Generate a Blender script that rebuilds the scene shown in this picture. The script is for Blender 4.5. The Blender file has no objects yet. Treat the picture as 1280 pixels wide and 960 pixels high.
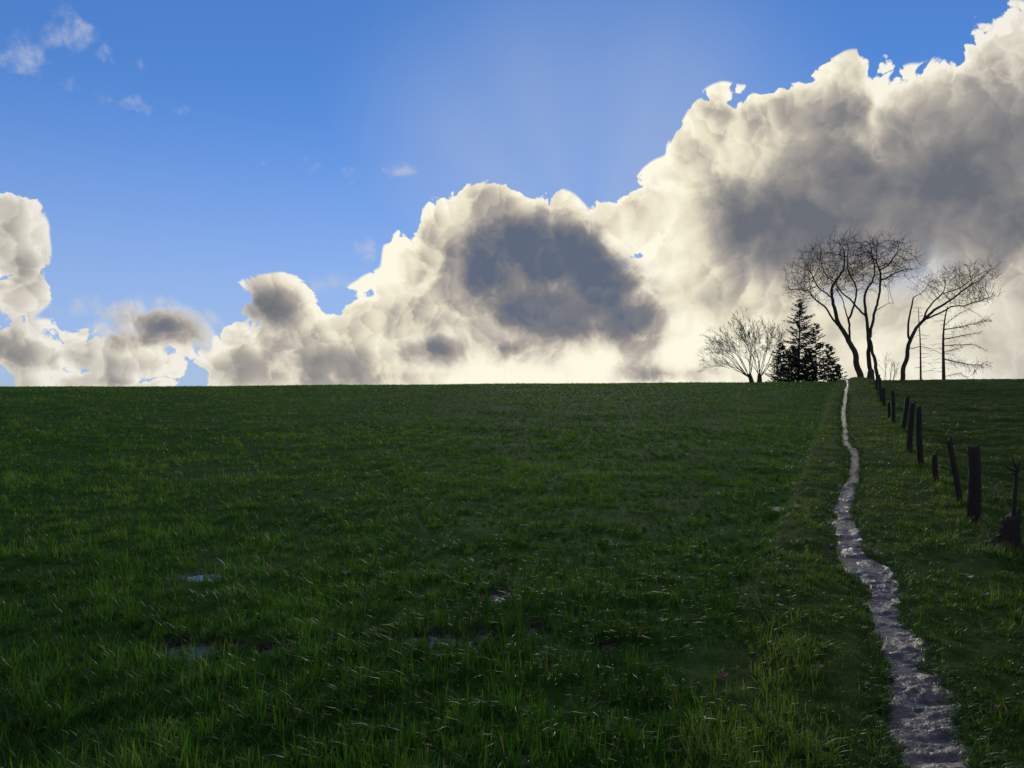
import bpy, bmesh, math, random
import numpy as np
from mathutils import Vector

random.seed(7)
rng = np.random.default_rng(7)
scene = bpy.context.scene
col = scene.collection
R = math.radians

# ------------------------------------------------------------------ camera
EYE = 1.62
FPX = 967.0                                   # focal length in pixels of a 1280 wide picture
cam_data = bpy.data.cameras.new("camera")
cam_data.sensor_width = 36.0
cam_data.lens = 36.0 * FPX / 1280.0
cam_data.clip_start = 0.05
cam_data.clip_end = 6000.0
cam = bpy.data.objects.new("camera", cam_data)
cam.location = (0, 0, EYE)
cam.rotation_euler = (R(90), 0, 0)
col.objects.link(cam)
scene.camera = cam

# ------------------------------------------------------------------ light and exposure
SUN_AZ, SUN_EL = 5.5, 10.0                     # degrees to the right of +Y, degrees above the horizon
vs = scene.view_settings
vs.view_transform = 'Standard'
vs.look = 'None'
vs.exposure = 0.0
vs.gamma = 1.0
vs.use_curve_mapping = False
scene.cycles.max_bounces = 3
scene.cycles.diffuse_bounces = 1
scene.cycles.glossy_bounces = 2
scene.cycles.transmission_bounces = 3
scene.cycles.transparent_max_bounces = 4
scene.cycles.use_adaptive_sampling = True
scene.cycles.adaptive_threshold = 0.015
scene.cycles.caustics_reflective = False
scene.cycles.caustics_refractive = False

sun_data = bpy.data.lights.new("sun", 'SUN')
sun_data.energy = 1.2
sun_data.angle = R(12)                        # the disc is behind the cloud bank
sun_data.color = (1.0, 0.93, 0.78)
sun = bpy.data.objects.new("sun", sun_data)
sd = Vector((math.sin(R(SUN_AZ)) * math.cos(R(SUN_EL)), math.cos(R(SUN_AZ)) * math.cos(R(SUN_EL)), math.sin(R(SUN_EL))))
sun.rotation_euler = (-sd).to_track_quat('-Z', 'Y').to_euler()
sun.location = (0, 0, 60)
col.objects.link(sun)

world = bpy.data.worlds.new("World")
scene.world = world
world.use_nodes = True
world.cycles.sampling_method = 'MANUAL'
world.cycles.sample_map_resolution = 512


class Graph:
    """Small expression helper around a node tree."""

    def __init__(self, tree):
        self.t = tree

    def node(self, kind, **props):
        n = self.t.nodes.new(kind)
        for k, v in props.items():
            setattr(n, k, v)
        return n

    def put(self, sock, v):
        if v is None:
            return
        if isinstance(v, bpy.types.NodeSocket):
            self.t.links.new(v, sock)
        else:
            sock.default_value = v

    def m(self, op, a, b=None, c=None, clamp=False):
        n = self.node('ShaderNodeMath', operation=op, use_clamp=clamp)
        for i, v in enumerate((a, b, c)):
            self.put(n.inputs[i], v)
        return n.outputs[0]

    def add(self, a, b): return self.m('ADD', a, b)
    def sub(self, a, b): return self.m('SUBTRACT', a, b)
    def mul(self, a, b): return self.m('MULTIPLY', a, b)
    def mad(self, a, b, c): return self.m('MULTIPLY_ADD', a, b, c)
    def max(self, a, b): return self.m('MAXIMUM', a, b)
    def smax(self, a, b, k): return self.m('SMOOTH_MAX', a, b, k)

    def v(self, op, a, b=None, c=None, s=None):
        n = self.node('ShaderNodeVectorMath', operation=op)
        self.put(n.inputs[0], a)
        if b is not None: self.put(n.inputs[1], b)
        if c is not None: self.put(n.inputs[2], c)
        if s is not None: self.put(n.inputs['Scale'], s)
        return n.outputs['Value'] if op in ('LENGTH', 'DOT_PRODUCT', 'DISTANCE') else n.outputs['Vector']

    def step(self, x, lo, hi, a=0.0, b=1.0):
        n = self.node('ShaderNodeMapRange', interpolation_type='SMOOTHSTEP')
        for i, val in enumerate((x, lo, hi, a, b)):
            self.put(n.inputs[i], val)
        return n.outputs[0]

    def lin(self, x, lo, hi, a=0.0, b=1.0):
        n = self.node('ShaderNodeMapRange')
        for i, val in enumerate((x, lo, hi, a, b)):
            self.put(n.inputs[i], val)
        return n.outputs[0]

    def noise(self, vec, scale, detail=4.0, rough=0.5, lac=2.0, dist=0.0):
        n = self.node('ShaderNodeTexNoise')
        self.put(n.inputs['Vector'], vec)
        n.inputs['Scale'].default_value = scale
        n.inputs['Detail'].default_value = detail
        n.inputs['Roughness'].default_value = rough
        n.inputs['Lacunarity'].default_value = lac
        n.inputs['Distortion'].default_value = dist
        return n.outputs['Fac'], n.outputs['Color']

    def voro(self, vec, scale, detail=2.0, rough=0.5, feature='F1', lac=2.0):
        n = self.node('ShaderNodeTexVoronoi', feature=feature, normalize=False)
        self.put(n.inputs['Vector'], vec)
        n.inputs['Scale'].default_value = scale
        n.inputs['Detail'].default_value = detail
        n.inputs['Roughness'].default_value = rough
        n.inputs['Lacunarity'].default_value = lac
        return n.outputs['Distance']

    def mix(self, f, a, b, mode='MIX'):
        n = self.node('ShaderNodeMix', data_type='RGBA', blend_type=mode)
        self.put(n.inputs[0], f)
        self.put(n.inputs[6], a if isinstance(a, bpy.types.NodeSocket) else (*a, 1.0))
        self.put(n.inputs[7], b if isinstance(b, bpy.types.NodeSocket) else (*b, 1.0))
        return n.outputs[2]

    def ramp(self, f, stops, interp='LINEAR'):
        n = self.node('ShaderNodeValToRGB')
        cr = n.color_ramp
        cr.interpolation = interp
        while len(cr.elements) < len(stops):
            cr.elements.new(0.5)
        for e, (p, c) in zip(cr.elements, stops):
            e.position = p
            e.color = (*c, 1.0)
        self.put(n.inputs[0], f)
        return n.outputs[0]


# Cumulus as clusters of rounded heads: (azimuth, elevation, half width, half height) in degrees.
BANK = [(-17.0, 5.2, 3.0, 2.2), (-17.6, 2.5, 3.0, 2.6), (-13.1, 2.0, 5.3, 2.6), (-19.4, 0.8, 2.1, 1.2),
        (-8.8, 4.8, 3.4, 3.4), (-7.1, 8.5, 2.2, 2.4), (-4.4, 9.4, 3.6, 3.6), (-1.7, 11.4, 3.3, 3.1),
        (3.0, 10.6, 2.8, 3.2), (0.0, 4.7, 8.8, 5.3), (5.6, 9.4, 2.3, 2.0), (7.1, 2.9, 7.0, 3.5),
        (8.8, 11.4, 2.7, 2.4), (12.3, 12.3, 3.4, 3.3), (14.2, 16.2, 2.4, 2.5), (15.2, 17.6, 2.1, 2.3),
        (17.0, 17.3, 2.7, 2.4), (19.6, 17.9, 3.0, 2.4), (23.6, 18.1, 3.1, 3.0), (26.9, 16.7, 3.3, 3.0),
        (29.6, 16.8, 2.7, 3.1), (32.2, 19.4, 2.0, 2.6), (35.5, 16.8, 4.2, 4.4), (33.0, 15.5, 3.0, 3.0), (20.4, 11.0, 9.8, 6.9),
        (30.1, 10.1, 8.9, 6.4), (15.0, 5.7, 8.2, 5.6), (25.4, 3.2, 11.5, 5.8), (33.5, 3.9, 7.0, 6.9),
        (-34.1, 8.8, 2.8, 3.2), (-33.2, 10.0, 1.2, 1.6), (-32.3, 7.2, 1.2, 2.2), (-32.2, 2.2, 3.4, 1.5),
        (-29.6, 2.0, 1.4, 1.3), (-25.2, 1.4, 2.8, 1.4), (-27.0, 0.0, 4.0, 0.7), (-2.0, 0.2, 17.5, 1.6), (22.0, 0.0, 20.0, 3.0)]
FRONT = [(0.3, 10.3, 3.1, 1.9), (3.6, 9.1, 3.5, 2.6), (6.4, 7.0, 3.4, 2.6), (8.7, 4.7, 2.7, 2.3),
         (10.0, 3.5, 1.3, 1.1), (-1.9, 8.5, 1.9, 2.6), (3.0, 5.6, 5.6, 2.3), (5.2, 4.2, 4.2, 1.2),
         (0.2, 2.6, 2.6, 0.8), (-5.6, 2.5, 2.2, 1.0), (11.2, 0.7, 2.2, 0.5),
         (-24.2, 3.9, 2.0, 1.0), (-25.5, 3.0, 1.4, 0.5)]
WISP = [(-30.4, 21.2, 1.6, 1.2), (-32.8, 19.6, 3.0, 1.2), (-26.4, 20.2, 1.2, 0.2), (-26.6, 17.9, 1.2, 0.2),
        (-10.5, 15.2, 1.8, 0.1), (-28.3, 4.9, 2.2, 0.5), (-13.4, 7.1, 2.2, 0.6), (-10.5, 9.8, 0.5, 0.7), (-25.2, 5.9, 1.0, 0.4)]
DEEP = [(23.5, 14.4, 5.0, 3.2), (30.5, 12.5, 8.5, 4.0), (20.5, 11.3, 5.8, 3.2), (-13.9, 1.0, 6.1, 1.3),
        (25.5, 10.2, 9.0, 1.8), (1.2, 10.8, 3.5, 1.7), (-17.8, 5.3, 1.9, 1.1)]      # where the bank is thickest
THIN = [(5.9, 1.2, 12.0, 2.2), (11.8, 10.5, 3.0, 5.5), (12.5, 4.5, 4.0, 3.4), (17.0, 2.0, 6.0, 2.4),
        (29.5, 2.5, 10.5, 4.6), (8.2, 8.7, 2.6, 4.0), (-10.0, 8.1, 2.3, 2.9)]        # where it is thinnest
GAP = [(26.5, 7.4, 3.2, 2.0), (23.0, 6.0, 2.2, 1.2)]                                 # blue showing through


WARM = [(0.0, (1.0, 0.955, 0.77)), (0.25, (0.80, 0.735, 0.56)), (0.5, (0.46, 0.42, 0.365)),
        (0.75, (0.26, 0.25, 0.25)), (1.0, (0.15, 0.16, 0.19))]                       # cloud light, thin to thick
COOL = [(0.0, (0.88, 0.84, 0.75)), (0.25, (0.64, 0.60, 0.52)), (0.5, (0.38, 0.355, 0.33)),
        (0.75, (0.24, 0.235, 0.24)), (1.0, (0.14, 0.155, 0.18))]
VEIL = (0.42, 0.50, 0.68)


def build_sky():
    t = world.node_tree
    t.nodes.clear()
    g = Graph(t)
    tc = g.node('ShaderNodeTexCoord')
    d = g.v('NORMALIZE', tc.outputs['Generated'])
    sep = g.node('ShaderNodeSeparateXYZ')
    g.put(sep.inputs[0], d)
    az = g.mul(g.m('ARCTAN2', sep.outputs[0], sep.outputs[1]), 57.29578)
    el = g.mul(g.m('ARCSINE', sep.outputs[2]), 57.29578)
    cmb = g.node('ShaderNodeCombineXYZ')
    g.put(cmb.inputs[0], az)
    g.put(cmb.inputs[1], el)
    ae = cmb.outputs[0]
    P = g.v('SCALE', d, s=57.29578)                         # about one unit per degree

    # clear sky
    sky = g.node('ShaderNodeTexSky', sky_type='NISHITA')
    sky.sun_disc = False
    sky.sun_elevation = R(SUN_EL)
    sky.sun_rotation = R(SUN_AZ)
    sky.air_density = 0.6
    sky.dust_density = 0.0
    sky.ozone_density = 3.0
    sky.altitude = 100
    gam = g.node('ShaderNodeGamma')
    gam.inputs['Gamma'].default_value = 0.6
    g.put(gam.inputs['Color'], sky.outputs[0])
    clear = g.mix(1.0, gam.outputs[0], (0.66, 1.16, 1.96), 'MULTIPLY')

    # turbulence
    _, wcol = g.noise(P, 0.22, 2.5, 0.5)
    w = g.v('SUBTRACT', wcol, (0.5, 0.5, 0.5))
    Q = g.v('MULTIPLY_ADD', w, (2.6, 2.6, 2.6), P)
    sun_p = tuple(c * 57.29578 for c in sd)
    to_sun = g.v('NORMALIZE', g.v('SUBTRACT', sun_p, P))
    Q2 = g.v('MULTIPLY_ADD', to_sun, (0.6, 0.6, 0.6), Q)
    def dome(vec, scale):
        dd = g.voro(vec, scale, 0.0)
        return g.mul(dd, dd)
    fine, fcol = g.noise(Q, 0.55, 6, 0.58)
    QB = g.v('MULTIPLY_ADD', fcol, (2.0, 2.0, 2.0), g.v('ADD', Q, (12.0, 40.0, 6.0)))
    QB2 = g.v('MULTIPLY_ADD', to_sun, (0.28, 0.28, 0.28), QB)
    dA, dA2 = dome(Q, 0.30), dome(Q2, 0.30)
    dB, dB2 = dome(QB, 0.80), dome(QB2, 0.80)
    dC = dome(QB, 2.0)
    lumps = g.mad(dC, 0.20, g.mad(dB, 0.45, dA))
    big, _ = g.noise(Q, 0.2, 5, 0.52)
    wv = g.v('MULTIPLY_ADD', w, (1.6, 1.4, 0.0), ae)

    def field(blobs, vec, k, soft=False):
        out = None
        for (a, e, ra, re) in blobs:
            q = g.v('MULTIPLY_ADD', vec, (1 / ra, 1 / re, 0), (-a / ra, -e / re, 0))
            ln = g.v('LENGTH', q)
            s = min(ra, re)
            o = g.mad(ln, -1.0 if soft else -s, 1.0 if soft else s)
            out = o if out is None else g.smax(out, o, k)
        return out

    sun_cos = g.v('DOT_PRODUCT', d, tuple(sd))
    near = g.step(sun_cos, math.cos(R(34)), math.cos(R(3)))           # nearness to the hidden sun
    puff = g.mad(g.m('MINIMUM', lumps, 0.95), -2.6, 1.55)                                     # rounded heads
    crumb = g.mad(fine, 1.3, -0.65)

    S = field(BANK, wv, 0.5)
    SA = g.m('MINIMUM', g.add(S, g.add(puff, crumb)), g.add(S, 0.55))
    SA = g.max(SA, g.sub(S, 0.9))
    # crisp heads, ragged feet
    hole = g.step(field(GAP, wv, 0.3, True), -0.4, 0.9)
    alpha = g.mul(g.step(SA, -0.05, 0.17), g.mad(g.mul(hole, g.step(fine, 0.35, 0.6)), -0.32, 1.0))
    deep = g.step(field(DEEP, wv, 0.5, True), -0.8, 0.6)
    thin = g.step(field(THIN, wv, 0.3, True), -0.5, 0.7)
    rel = g.mad(g.sub(dB2, dB), 0.55, g.sub(dA2, dA))                                            # faces turned to the sun
    body = g.step(SA, 0.0, 1.5)
    core = g.step(SA, 0.4, 5.0)
    dark = g.mad(body, 0.33, 0.0)
    dark = g.mad(core, 0.16, dark)
    dark = g.mad(deep, 0.38, dark)
    dark = g.mad(thin, -0.27, dark)
    dark = g.mad(g.mul(near, g.step(el, 5.5, 0.5)), -0.24, dark)
    dark = g.mad(rel, g.lin(g.max(deep, thin), 0.0, 1.0, -0.8, -0.25), dark)
    dark = g.mad(big, 1.1, g.sub(dark, 0.53))
    dark = g.mad(g.sub(fine, 0.5), 0.22, dark)
    warm = g.ramp(dark, WARM)
    cool = g.ramp(dark, COOL)
    bank_c = g.mix(near, cool, warm)

    # thin veil of haze: round the sun, fanned into rays by the cloud tops, and low down
    ray_ang = g.m('ARCTAN2', g.sub(el, SUN_EL - 1.0), g.sub(az, SUN_AZ))
    rc = g.node('ShaderNodeCombineXYZ')
    g.put(rc.inputs[0], ray_ang)
    rays, _ = g.noise(rc.outputs[0], 1.5, 1.5, 0.5)
    aur = g.m('POWER', g.step(sun_cos, math.cos(R(24)), math.cos(R(1))), 1.5)
    veil = g.mul(g.mul(aur, g.mad(rays, 0.7, 0.22)), 0.85)
    veil = g.max(veil, g.step(el, 22.0, -4.0, 0.0, 0.80))

    # wisps
    WS = g.add(field(WISP, g.v('MULTIPLY_ADD', w, (1.6, 1.4, 0), ae), 0.3), g.mad(fine, 5.0, -2.75))
    wisp_a = g.mul(g.step(WS, -0.4, 1.3), 0.62)

    # darker, nearer clouds in front of the bank
    FS = g.add(field(FRONT, g.v('MULTIPLY_ADD', w, (0.8, 0.7, 0.0), ae), 1.4), g.mad(puff, 0.52, g.mad(crumb, 1.0, 0.22)))
    fr_a = g.step(FS, -0.75, 0.75)
    fd = g.mad(g.step(FS, -0.4, 1.9), 0.62, 0.22)
    fd = g.mad(rel, -0.45, fd)
    fd = g.mad(g.sub(big, 0.5), 0.25, fd)
    fd = g.add(fd, g.step(el, 1.5, 9.0, -0.16, 0.04))
    front_c = g.ramp(fd, [(0.0, (0.95, 0.9, 0.72)), (0.35, (0.46, 0.41, 0.36)), (0.60, (0.225, 0.22, 0.235)),
                          (0.86, (0.115, 0.145, 0.205))])

    bg_sky = g.node('ShaderNodeBackground')
    g.put(bg_sky.inputs[0], clear)
    bg_sky.inputs[1].default_value = 0.15
    c0 = g.mix(veil, (0, 0, 0), VEIL)
    c1 = g.mix(wisp_a, c0, (0.58, 0.60, 0.64))
    cloud = g.mix(alpha, c1, bank_c)
    cloud = g.mix(fr_a, cloud, front_c)
    left = g.mul(g.mul(g.m('SUBTRACT', 1.0, alpha), g.m('SUBTRACT', 1.0, wisp_a)),
                 g.mul(g.m('SUBTRACT', 1.0, fr_a), g.m('SUBTRACT', 1.0, veil)))
    g.put(bg_sky.inputs[1], g.mul(left, 0.15))
    bg_cl = g.node('ShaderNodeBackground')
    g.put(bg_cl.inputs[0], cloud)
    bg_cl.inputs[1].default_value = 1.0
    sh = g.node('ShaderNodeAddShader')
    g.put(sh.inputs[0], bg_sky.outputs[0])
    g.put(sh.inputs[1], bg_cl.outputs[0])

    # the rest of the sky: cumulus of the same cover and colour all round, no named clouds
    n_big, _ = g.noise(P, 0.042, 5, 0.52)
    n_sh, _ = g.noise(P, 0.11, 3, 0.5)
    oc = g.add(n_big, g.step(el, 4.0, 55.0, 0.055, -0.035))
    oa = g.step(oc, 0.515, 0.545)
    od = g.mad(g.step(oc, 0.52, 0.64), 0.55, g.mad(n_sh, 0.9, -0.35))
    o_c = g.mix(near, *[g.ramp(od, st) for st in (COOL, WARM)])
    o_veil = g.step(el, 22.0, -4.0, 0.0, 0.80)
    o_left = g.mul(g.m('SUBTRACT', 1.0, oa), g.m('SUBTRACT', 1.0, o_veil))
    ob_sky = g.node('ShaderNodeBackground')
    g.put(ob_sky.inputs[0], clear)
    g.put(ob_sky.inputs[1], g.mul(o_left, 0.15))
    ob_cl = g.node('ShaderNodeBackground')
    g.put(ob_cl.inputs[0], g.mix(oa, g.mix(o_veil, (0, 0, 0), VEIL), o_c))
    osh = g.node('ShaderNodeAddShader')
    g.put(osh.inputs[0], ob_sky.outputs[0])
    g.put(osh.inputs[1], ob_cl.outputs[0])
    around = g.max(g.step(g.m('ABSOLUTE', az), 37.0, 46.0), g.step(el, 29.0, 38.0))
    blend = g.node('ShaderNodeMixShader')
    g.put(blend.inputs[0], around)
    g.put(blend.inputs[1], sh.outputs[0])
    g.put(blend.inputs[2], osh.outputs[0])
    out = g.node('ShaderNodeOutputWorld')
    g.put(out.inputs[0], blend.outputs[0])


build_sky()

# ------------------------------------------------------------------ helpers
def vnoise(x, y, seed=0):
    xi = np.floor(x).astype(np.int64)
    yi = np.floor(y).astype(np.int64)
    fx, fy = x - xi, y - yi
    fx = fx * fx * (3 - 2 * fx)
    fy = fy * fy * (3 - 2 * fy)

    def h(a, b):
        n = (a * 374761393 + b * 668265263 + seed * 1442695041) & 0xFFFFFFFF
        n = ((n ^ (n >> 13)) * 1274126177) & 0xFFFFFFFF
        return ((n ^ (n >> 16)) & 0xFFFFFF) / float(0xFFFFFF)
    a = h(xi, yi) * (1 - fx) + h(xi + 1, yi) * fx
    b = h(xi, yi + 1) * (1 - fx) + h(xi + 1, yi + 1) * fx
    return (a * (1 - fy) + b * fy) * 2 - 1


def fbm(x, y, seed=0, octs=4, gain=0.5):
    s, a, t = 0.0, 1.0, 0.0
    for o in range(octs):
        s = s + a * vnoise(x * 2 ** o + 13.7 * o, y * 2 ** o - 7.3 * o, seed + o)
        t += a
        a *= gain
    return s / t


def sstep(x, lo, hi):
    t = np.clip((x - lo) / (hi - lo), 0, 1)
    return t * t * (3 - 2 * t)


def tag(o, label=None, cat=None, group=None, kind=None):
    if label: o["label"] = label
    if cat: o["category"] = cat
    if group: o["group"] = group
    if kind: o["kind"] = kind
    return o


def mesh_np(name, verts, faces, mat=None, parent=None, smooth=True, attrs=None):
    """verts (n,3); faces: list of (m,k) integer arrays of constant k."""
    me = bpy.data.meshes.new(name)
    verts = np.asarray(verts, dtype=np.float32)
    fl = [np.asarray(f, dtype=np.int32) for f in faces if len(f)]
    loops = np.concatenate([f.ravel() for f in fl])
    tot = np.concatenate([np.full(len(f), f.shape[1], dtype=np.int32) for f in fl])
    start = np.concatenate([[0], np.cumsum(tot)[:-1]]).astype(np.int32)
    me.vertices.add(len(verts))
    me.vertices.foreach_set("co", verts.ravel())
    me.loops.add(len(loops))
    me.loops.foreach_set("vertex_index", loops)
    me.polygons.add(len(tot))
    me.polygons.foreach_set("loop_start", start)
    me.polygons.foreach_set("loop_total", tot)
    if smooth:
        me.polygons.foreach_set("use_smooth", np.ones(len(tot), dtype=bool))
    for k, v in (attrs or {}).items():
        at = me.attributes.new(k, 'FLOAT', 'POINT')
        at.data.foreach_set("value", np.asarray(v, dtype=np.float32))
    me.update(calc_edges=True)
    if mat:
        me.materials.append(mat)
    o = bpy.data.objects.new(name, me)
    col.objects.link(o)
    if parent:
        o.parent = parent
    return o


def empty(name, loc, rz=0.0):
    o = bpy.data.objects.new(name, None)
    o.empty_display_size = 0.3
    o.location = loc
    o.rotation_euler = (0, 0, rz)
    col.objects.link(o)
    return o


def material(name):
    m = bpy.data.materials.new(name)
    m.use_nodes = True
    m.node_tree.nodes.clear()
    g = Graph(m.node_tree)
    out = g.node('ShaderNodeOutputMaterial')
    return m, g, out


def principled(g, out, color, rough=0.6, spec=0.5, normal=None, ior=None):
    p = g.node('ShaderNodeBsdfPrincipled')
    g.put(p.inputs['Base Color'], color if isinstance(color, bpy.types.NodeSocket) else (*color, 1))
    g.put(p.inputs['Roughness'], rough)
    g.put(p.inputs['Specular IOR Level'], spec)
    if ior: p.inputs['IOR'].default_value = ior
    if normal: g.put(p.inputs['Normal'], normal)
    g.put(out.inputs[0], p.outputs[0])
    return p


def bump(g, h, strength=0.5, dist=0.02):
    b = g.node('ShaderNodeBump')
    b.inputs['Strength'].default_value = strength
    b.inputs['Distance'].default_value = dist
    g.put(b.inputs['Height'], h)
    return b.outputs[0]


def objco(g):
    return g.node('ShaderNodeNewGeometry').outputs['Position']


def attr(g, name):
    n = g.node('ShaderNodeAttribute', attribute_name=name)
    return n.outputs['Fac']


# ------------------------------------------------------------------ terrain
_py = np.array([-400, -60, -20, 0, 8, 14, 24, 35, 48, 60, 72, 85, 105, 150, 300, 700, 2600.0])
_pz = np.array([-8, -1.5, -.3, 0, 0.0, .13, .45, .92, 1.40, 1.66, 1.74, 1.66, 1.30, 0, -6, -14, -60.0])
_gy = np.arange(-400, 2600, 0.5)
_gz = np.interp(_gy, _py, _pz)
_k = np.hanning(23); _k /= _k.sum()
_gz = np.convolve(np.pad(_gz, 11, mode='edge'), _k, 'valid')

# footpath centre line (x, y, half width) in metres, walked from the camera to the crest
PATH = np.array([(0.9, -3.0, 0.2), (1.05, 0.5, 0.16), (1.809, 3.28, 0.139), (1.862, 3.41, 0.143), (1.97, 3.67, 0.158),
        (2.082, 3.99, 0.149), (2.223, 4.35, 0.13), (2.403, 4.79, 0.124), (2.589, 5.34, 0.116), (2.871, 5.99, 0.127),
        (3.035, 6.48, 0.161), (3.119, 6.85, 0.195), (3.244, 7.38, 0.16), (3.476, 8.02, 0.141), (3.692, 8.59, 0.138),
        (4.009, 9.35, 0.14), (4.376, 10.21, 0.132), (4.741, 10.97, 0.136), (5.161, 11.81, 0.128), (5.531, 12.52,
        0.091), (6.006, 13.57, 0.084), (6.618, 14.9, 0.085), (7.107, 16.08, 0.091), (7.361, 16.91, 0.087), (8.081,
        18.76, 0.087), (9.406, 21.84, 0.079), (10.522, 24.55, 0.089), (12.284, 28.66, 0.089), (14.959, 34.75, 0.099),
        (18.374, 42.48, 0.077), (21.197, 48.83, 0.038), (31.5, 73, 0.16), (36, 84, 0.1)])


def path_s(x, y):
    """signed distance to the right of the path's centre line, and half width there"""
    px = np.interp(y, PATH[:, 1], PATH[:, 0])
    hw = np.interp(y, PATH[:, 1], PATH[:, 2])
    return (x - px) * 0.91, hw


# straight mean line of the track, for the things laid out parallel to it
def lane_s(x, y):
    return (x - (0.432 * y + 0.05)) * 0.918


EDGE = -0.75            # field boundary, left of the lane
FENCE = 1.35            # fence, right of the lane

PUDDLES = [(-1.98, 4.78, 0.21, 0.17, 0.0, 0), (-1.05, 4.9, 0.13, 0.1, 0.0, 1), (-0.49, 4.99, 0.2, 0.14, 0.0, 2), (0.15,
           5.33, 0.08, 0.1, 0.0, 3), (-0.09, 6.09, 0.11, 0.13, 0.0, 4), (0.61, 4.9, 0.06, 0.06, 0.0, 5), (-2.68,
           6.74, 0.15, 0.14, 0.0, 6), (4.51, 12.14, 0.11, 0.13, 0.0, 7), (3.66, 10.28, 0.16, 0.21, 0.0, 8),
           (0.05, 3.41, 0.04, 0.04, 0.0, 9), (2.46, 7.43, 0.08, 0.1, 0.0, 10), (-1.45, 4.83, 0.1, 0.08, 0.15,
           12), (-0.79, 4.92, 0.09, 0.08, 0.15, 13), (-0.21, 5.17, 0.08, 0.08, 0.15, 14), (0.49, 5.61, 0.07,
           0.08, 0.15, 15)]   # x, y, half length, half width, turn, seed


def puddle_mask(x, y, grow=1.0):
    m = np.zeros_like(x, dtype=float)
    for (cx, cy, a, b, rz, sd_) in PUDDLES:
        dx, dy = x - cx, y - cy
        c, s = math.cos(rz), math.sin(rz)
        u, v = (dx * c + dy * s) / (a * grow), (-dx * s + dy * c) / (b * grow)
        r = np.sqrt(u * u + v * v)
        near = r < 3
        if np.any(near):
            r = np.where(near, r + 0.3 * fbm(x * 5, y * 5, 40 + sd_, 3), r)
        m = np.maximum(m, 1 - sstep(r, 0.6, 1.15))
    return m


def rut(x, y):
    """old wheel rut across the near field"""
    yc = 5.08 + 0.155 * x + 0.08 * np.sin(x * 1.3)
    return np.exp(-((y - yc) / 0.22) ** 2) * sstep(-x, -1.2, 0.2) * (0.5 + 0.5 * fbm(x * 0.9, y * 0.4, 77, 2))


def ground_base(x, y):
    x = np.asarray(x, float); y = np.asarray(y, float)
    z = np.interp(y, _gy, _gz)
    z = z + 0.0062 * x * sstep(y, 4, 62) * np.where(np.abs(x) > 160, 160 / np.maximum(np.abs(x), 160), 1)
    s = lane_s(x, y)
    z = z - 0.20 * sstep(s, 0.9, 2.6) * (1 - sstep(y, 12, 26))
    # the crop stands a hand lower than the verge
    z = z - 0.14 * (1 - sstep(s, EDGE - 0.16, EDGE + 0.10)) * sstep(y, 4, 9)
    # low bank along the old hedge line
    z = z + 0.30 * np.exp(-((s - FENCE + 0.5) / 0.8) ** 2) * sstep(y, 22, 60) * (1 - sstep(y, 75, 95))
    z = z + 0.10 * fbm(x * 0.12, y * 0.12, 3, 3) * sstep(np.hypot(x, y), 3, 14)
    return z


def ground_h(x, y):
    x = np.asarray(x, float); y = np.asarray(y, float)
    z = ground_base(x, y)
    s = lane_s(x, y)
    far = 1 - sstep(y, 48, 90)
    z = z + 0.035 * fbm(x * 1.1, y * 1.1, 11, 3) * far
    # hummocks along the fence and in the pasture
    hum = sstep(s, 0.9, 2.0)
    z = z + hum * far * (0.10 * fbm(x * 0.8, y * 1.5, 21, 3) + 0.05 * np.abs(fbm(x * 2.2, y * 3.6, 25, 2)))
    z = z + 0.10 * np.exp(-((s - FENCE) / 0.4) ** 2) * far * (0.5 + 0.8 * fbm(x * 1.3, y * 1.3, 28, 2))
    # trodden trough of the path
    ps, hw = path_s(x, y)
    z = z - 0.040 * (1 - sstep(np.abs(ps), hw * 0.6, hw * 1.0 + 0.16)) * (1 - sstep(y, 66, 78))
    z = z - 0.045 * rut(x, y)
    pm = puddle_mask(x, y, 1.35)
    z = z - 0.045 * pm + 0.045 * pm * fbm(x * 9, y * 9, 17, 2)
    z = z + 0.022 * fbm(x * 6.0, y * 6.0, 15, 2) * (1 - sstep(y, 9, 16))
    return z


def spot(px, py, base=False):
    """where the line of sight through a point of the 1280 x 960 photograph meets the ground"""
    t = np.concatenate([np.linspace(1.5, 30, 2400), np.linspace(30, 90, 2400)])
    X = (px - 640) / FPX * t
    Z = EYE + (480 - py) / FPX * t
    hit = np.nonzero(Z < (ground_base if base else ground_h)(X, t))[0]
    i = hit[0] if len(hit) else len(t) - 1
    return float(X[i]), float(t[i])


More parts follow.
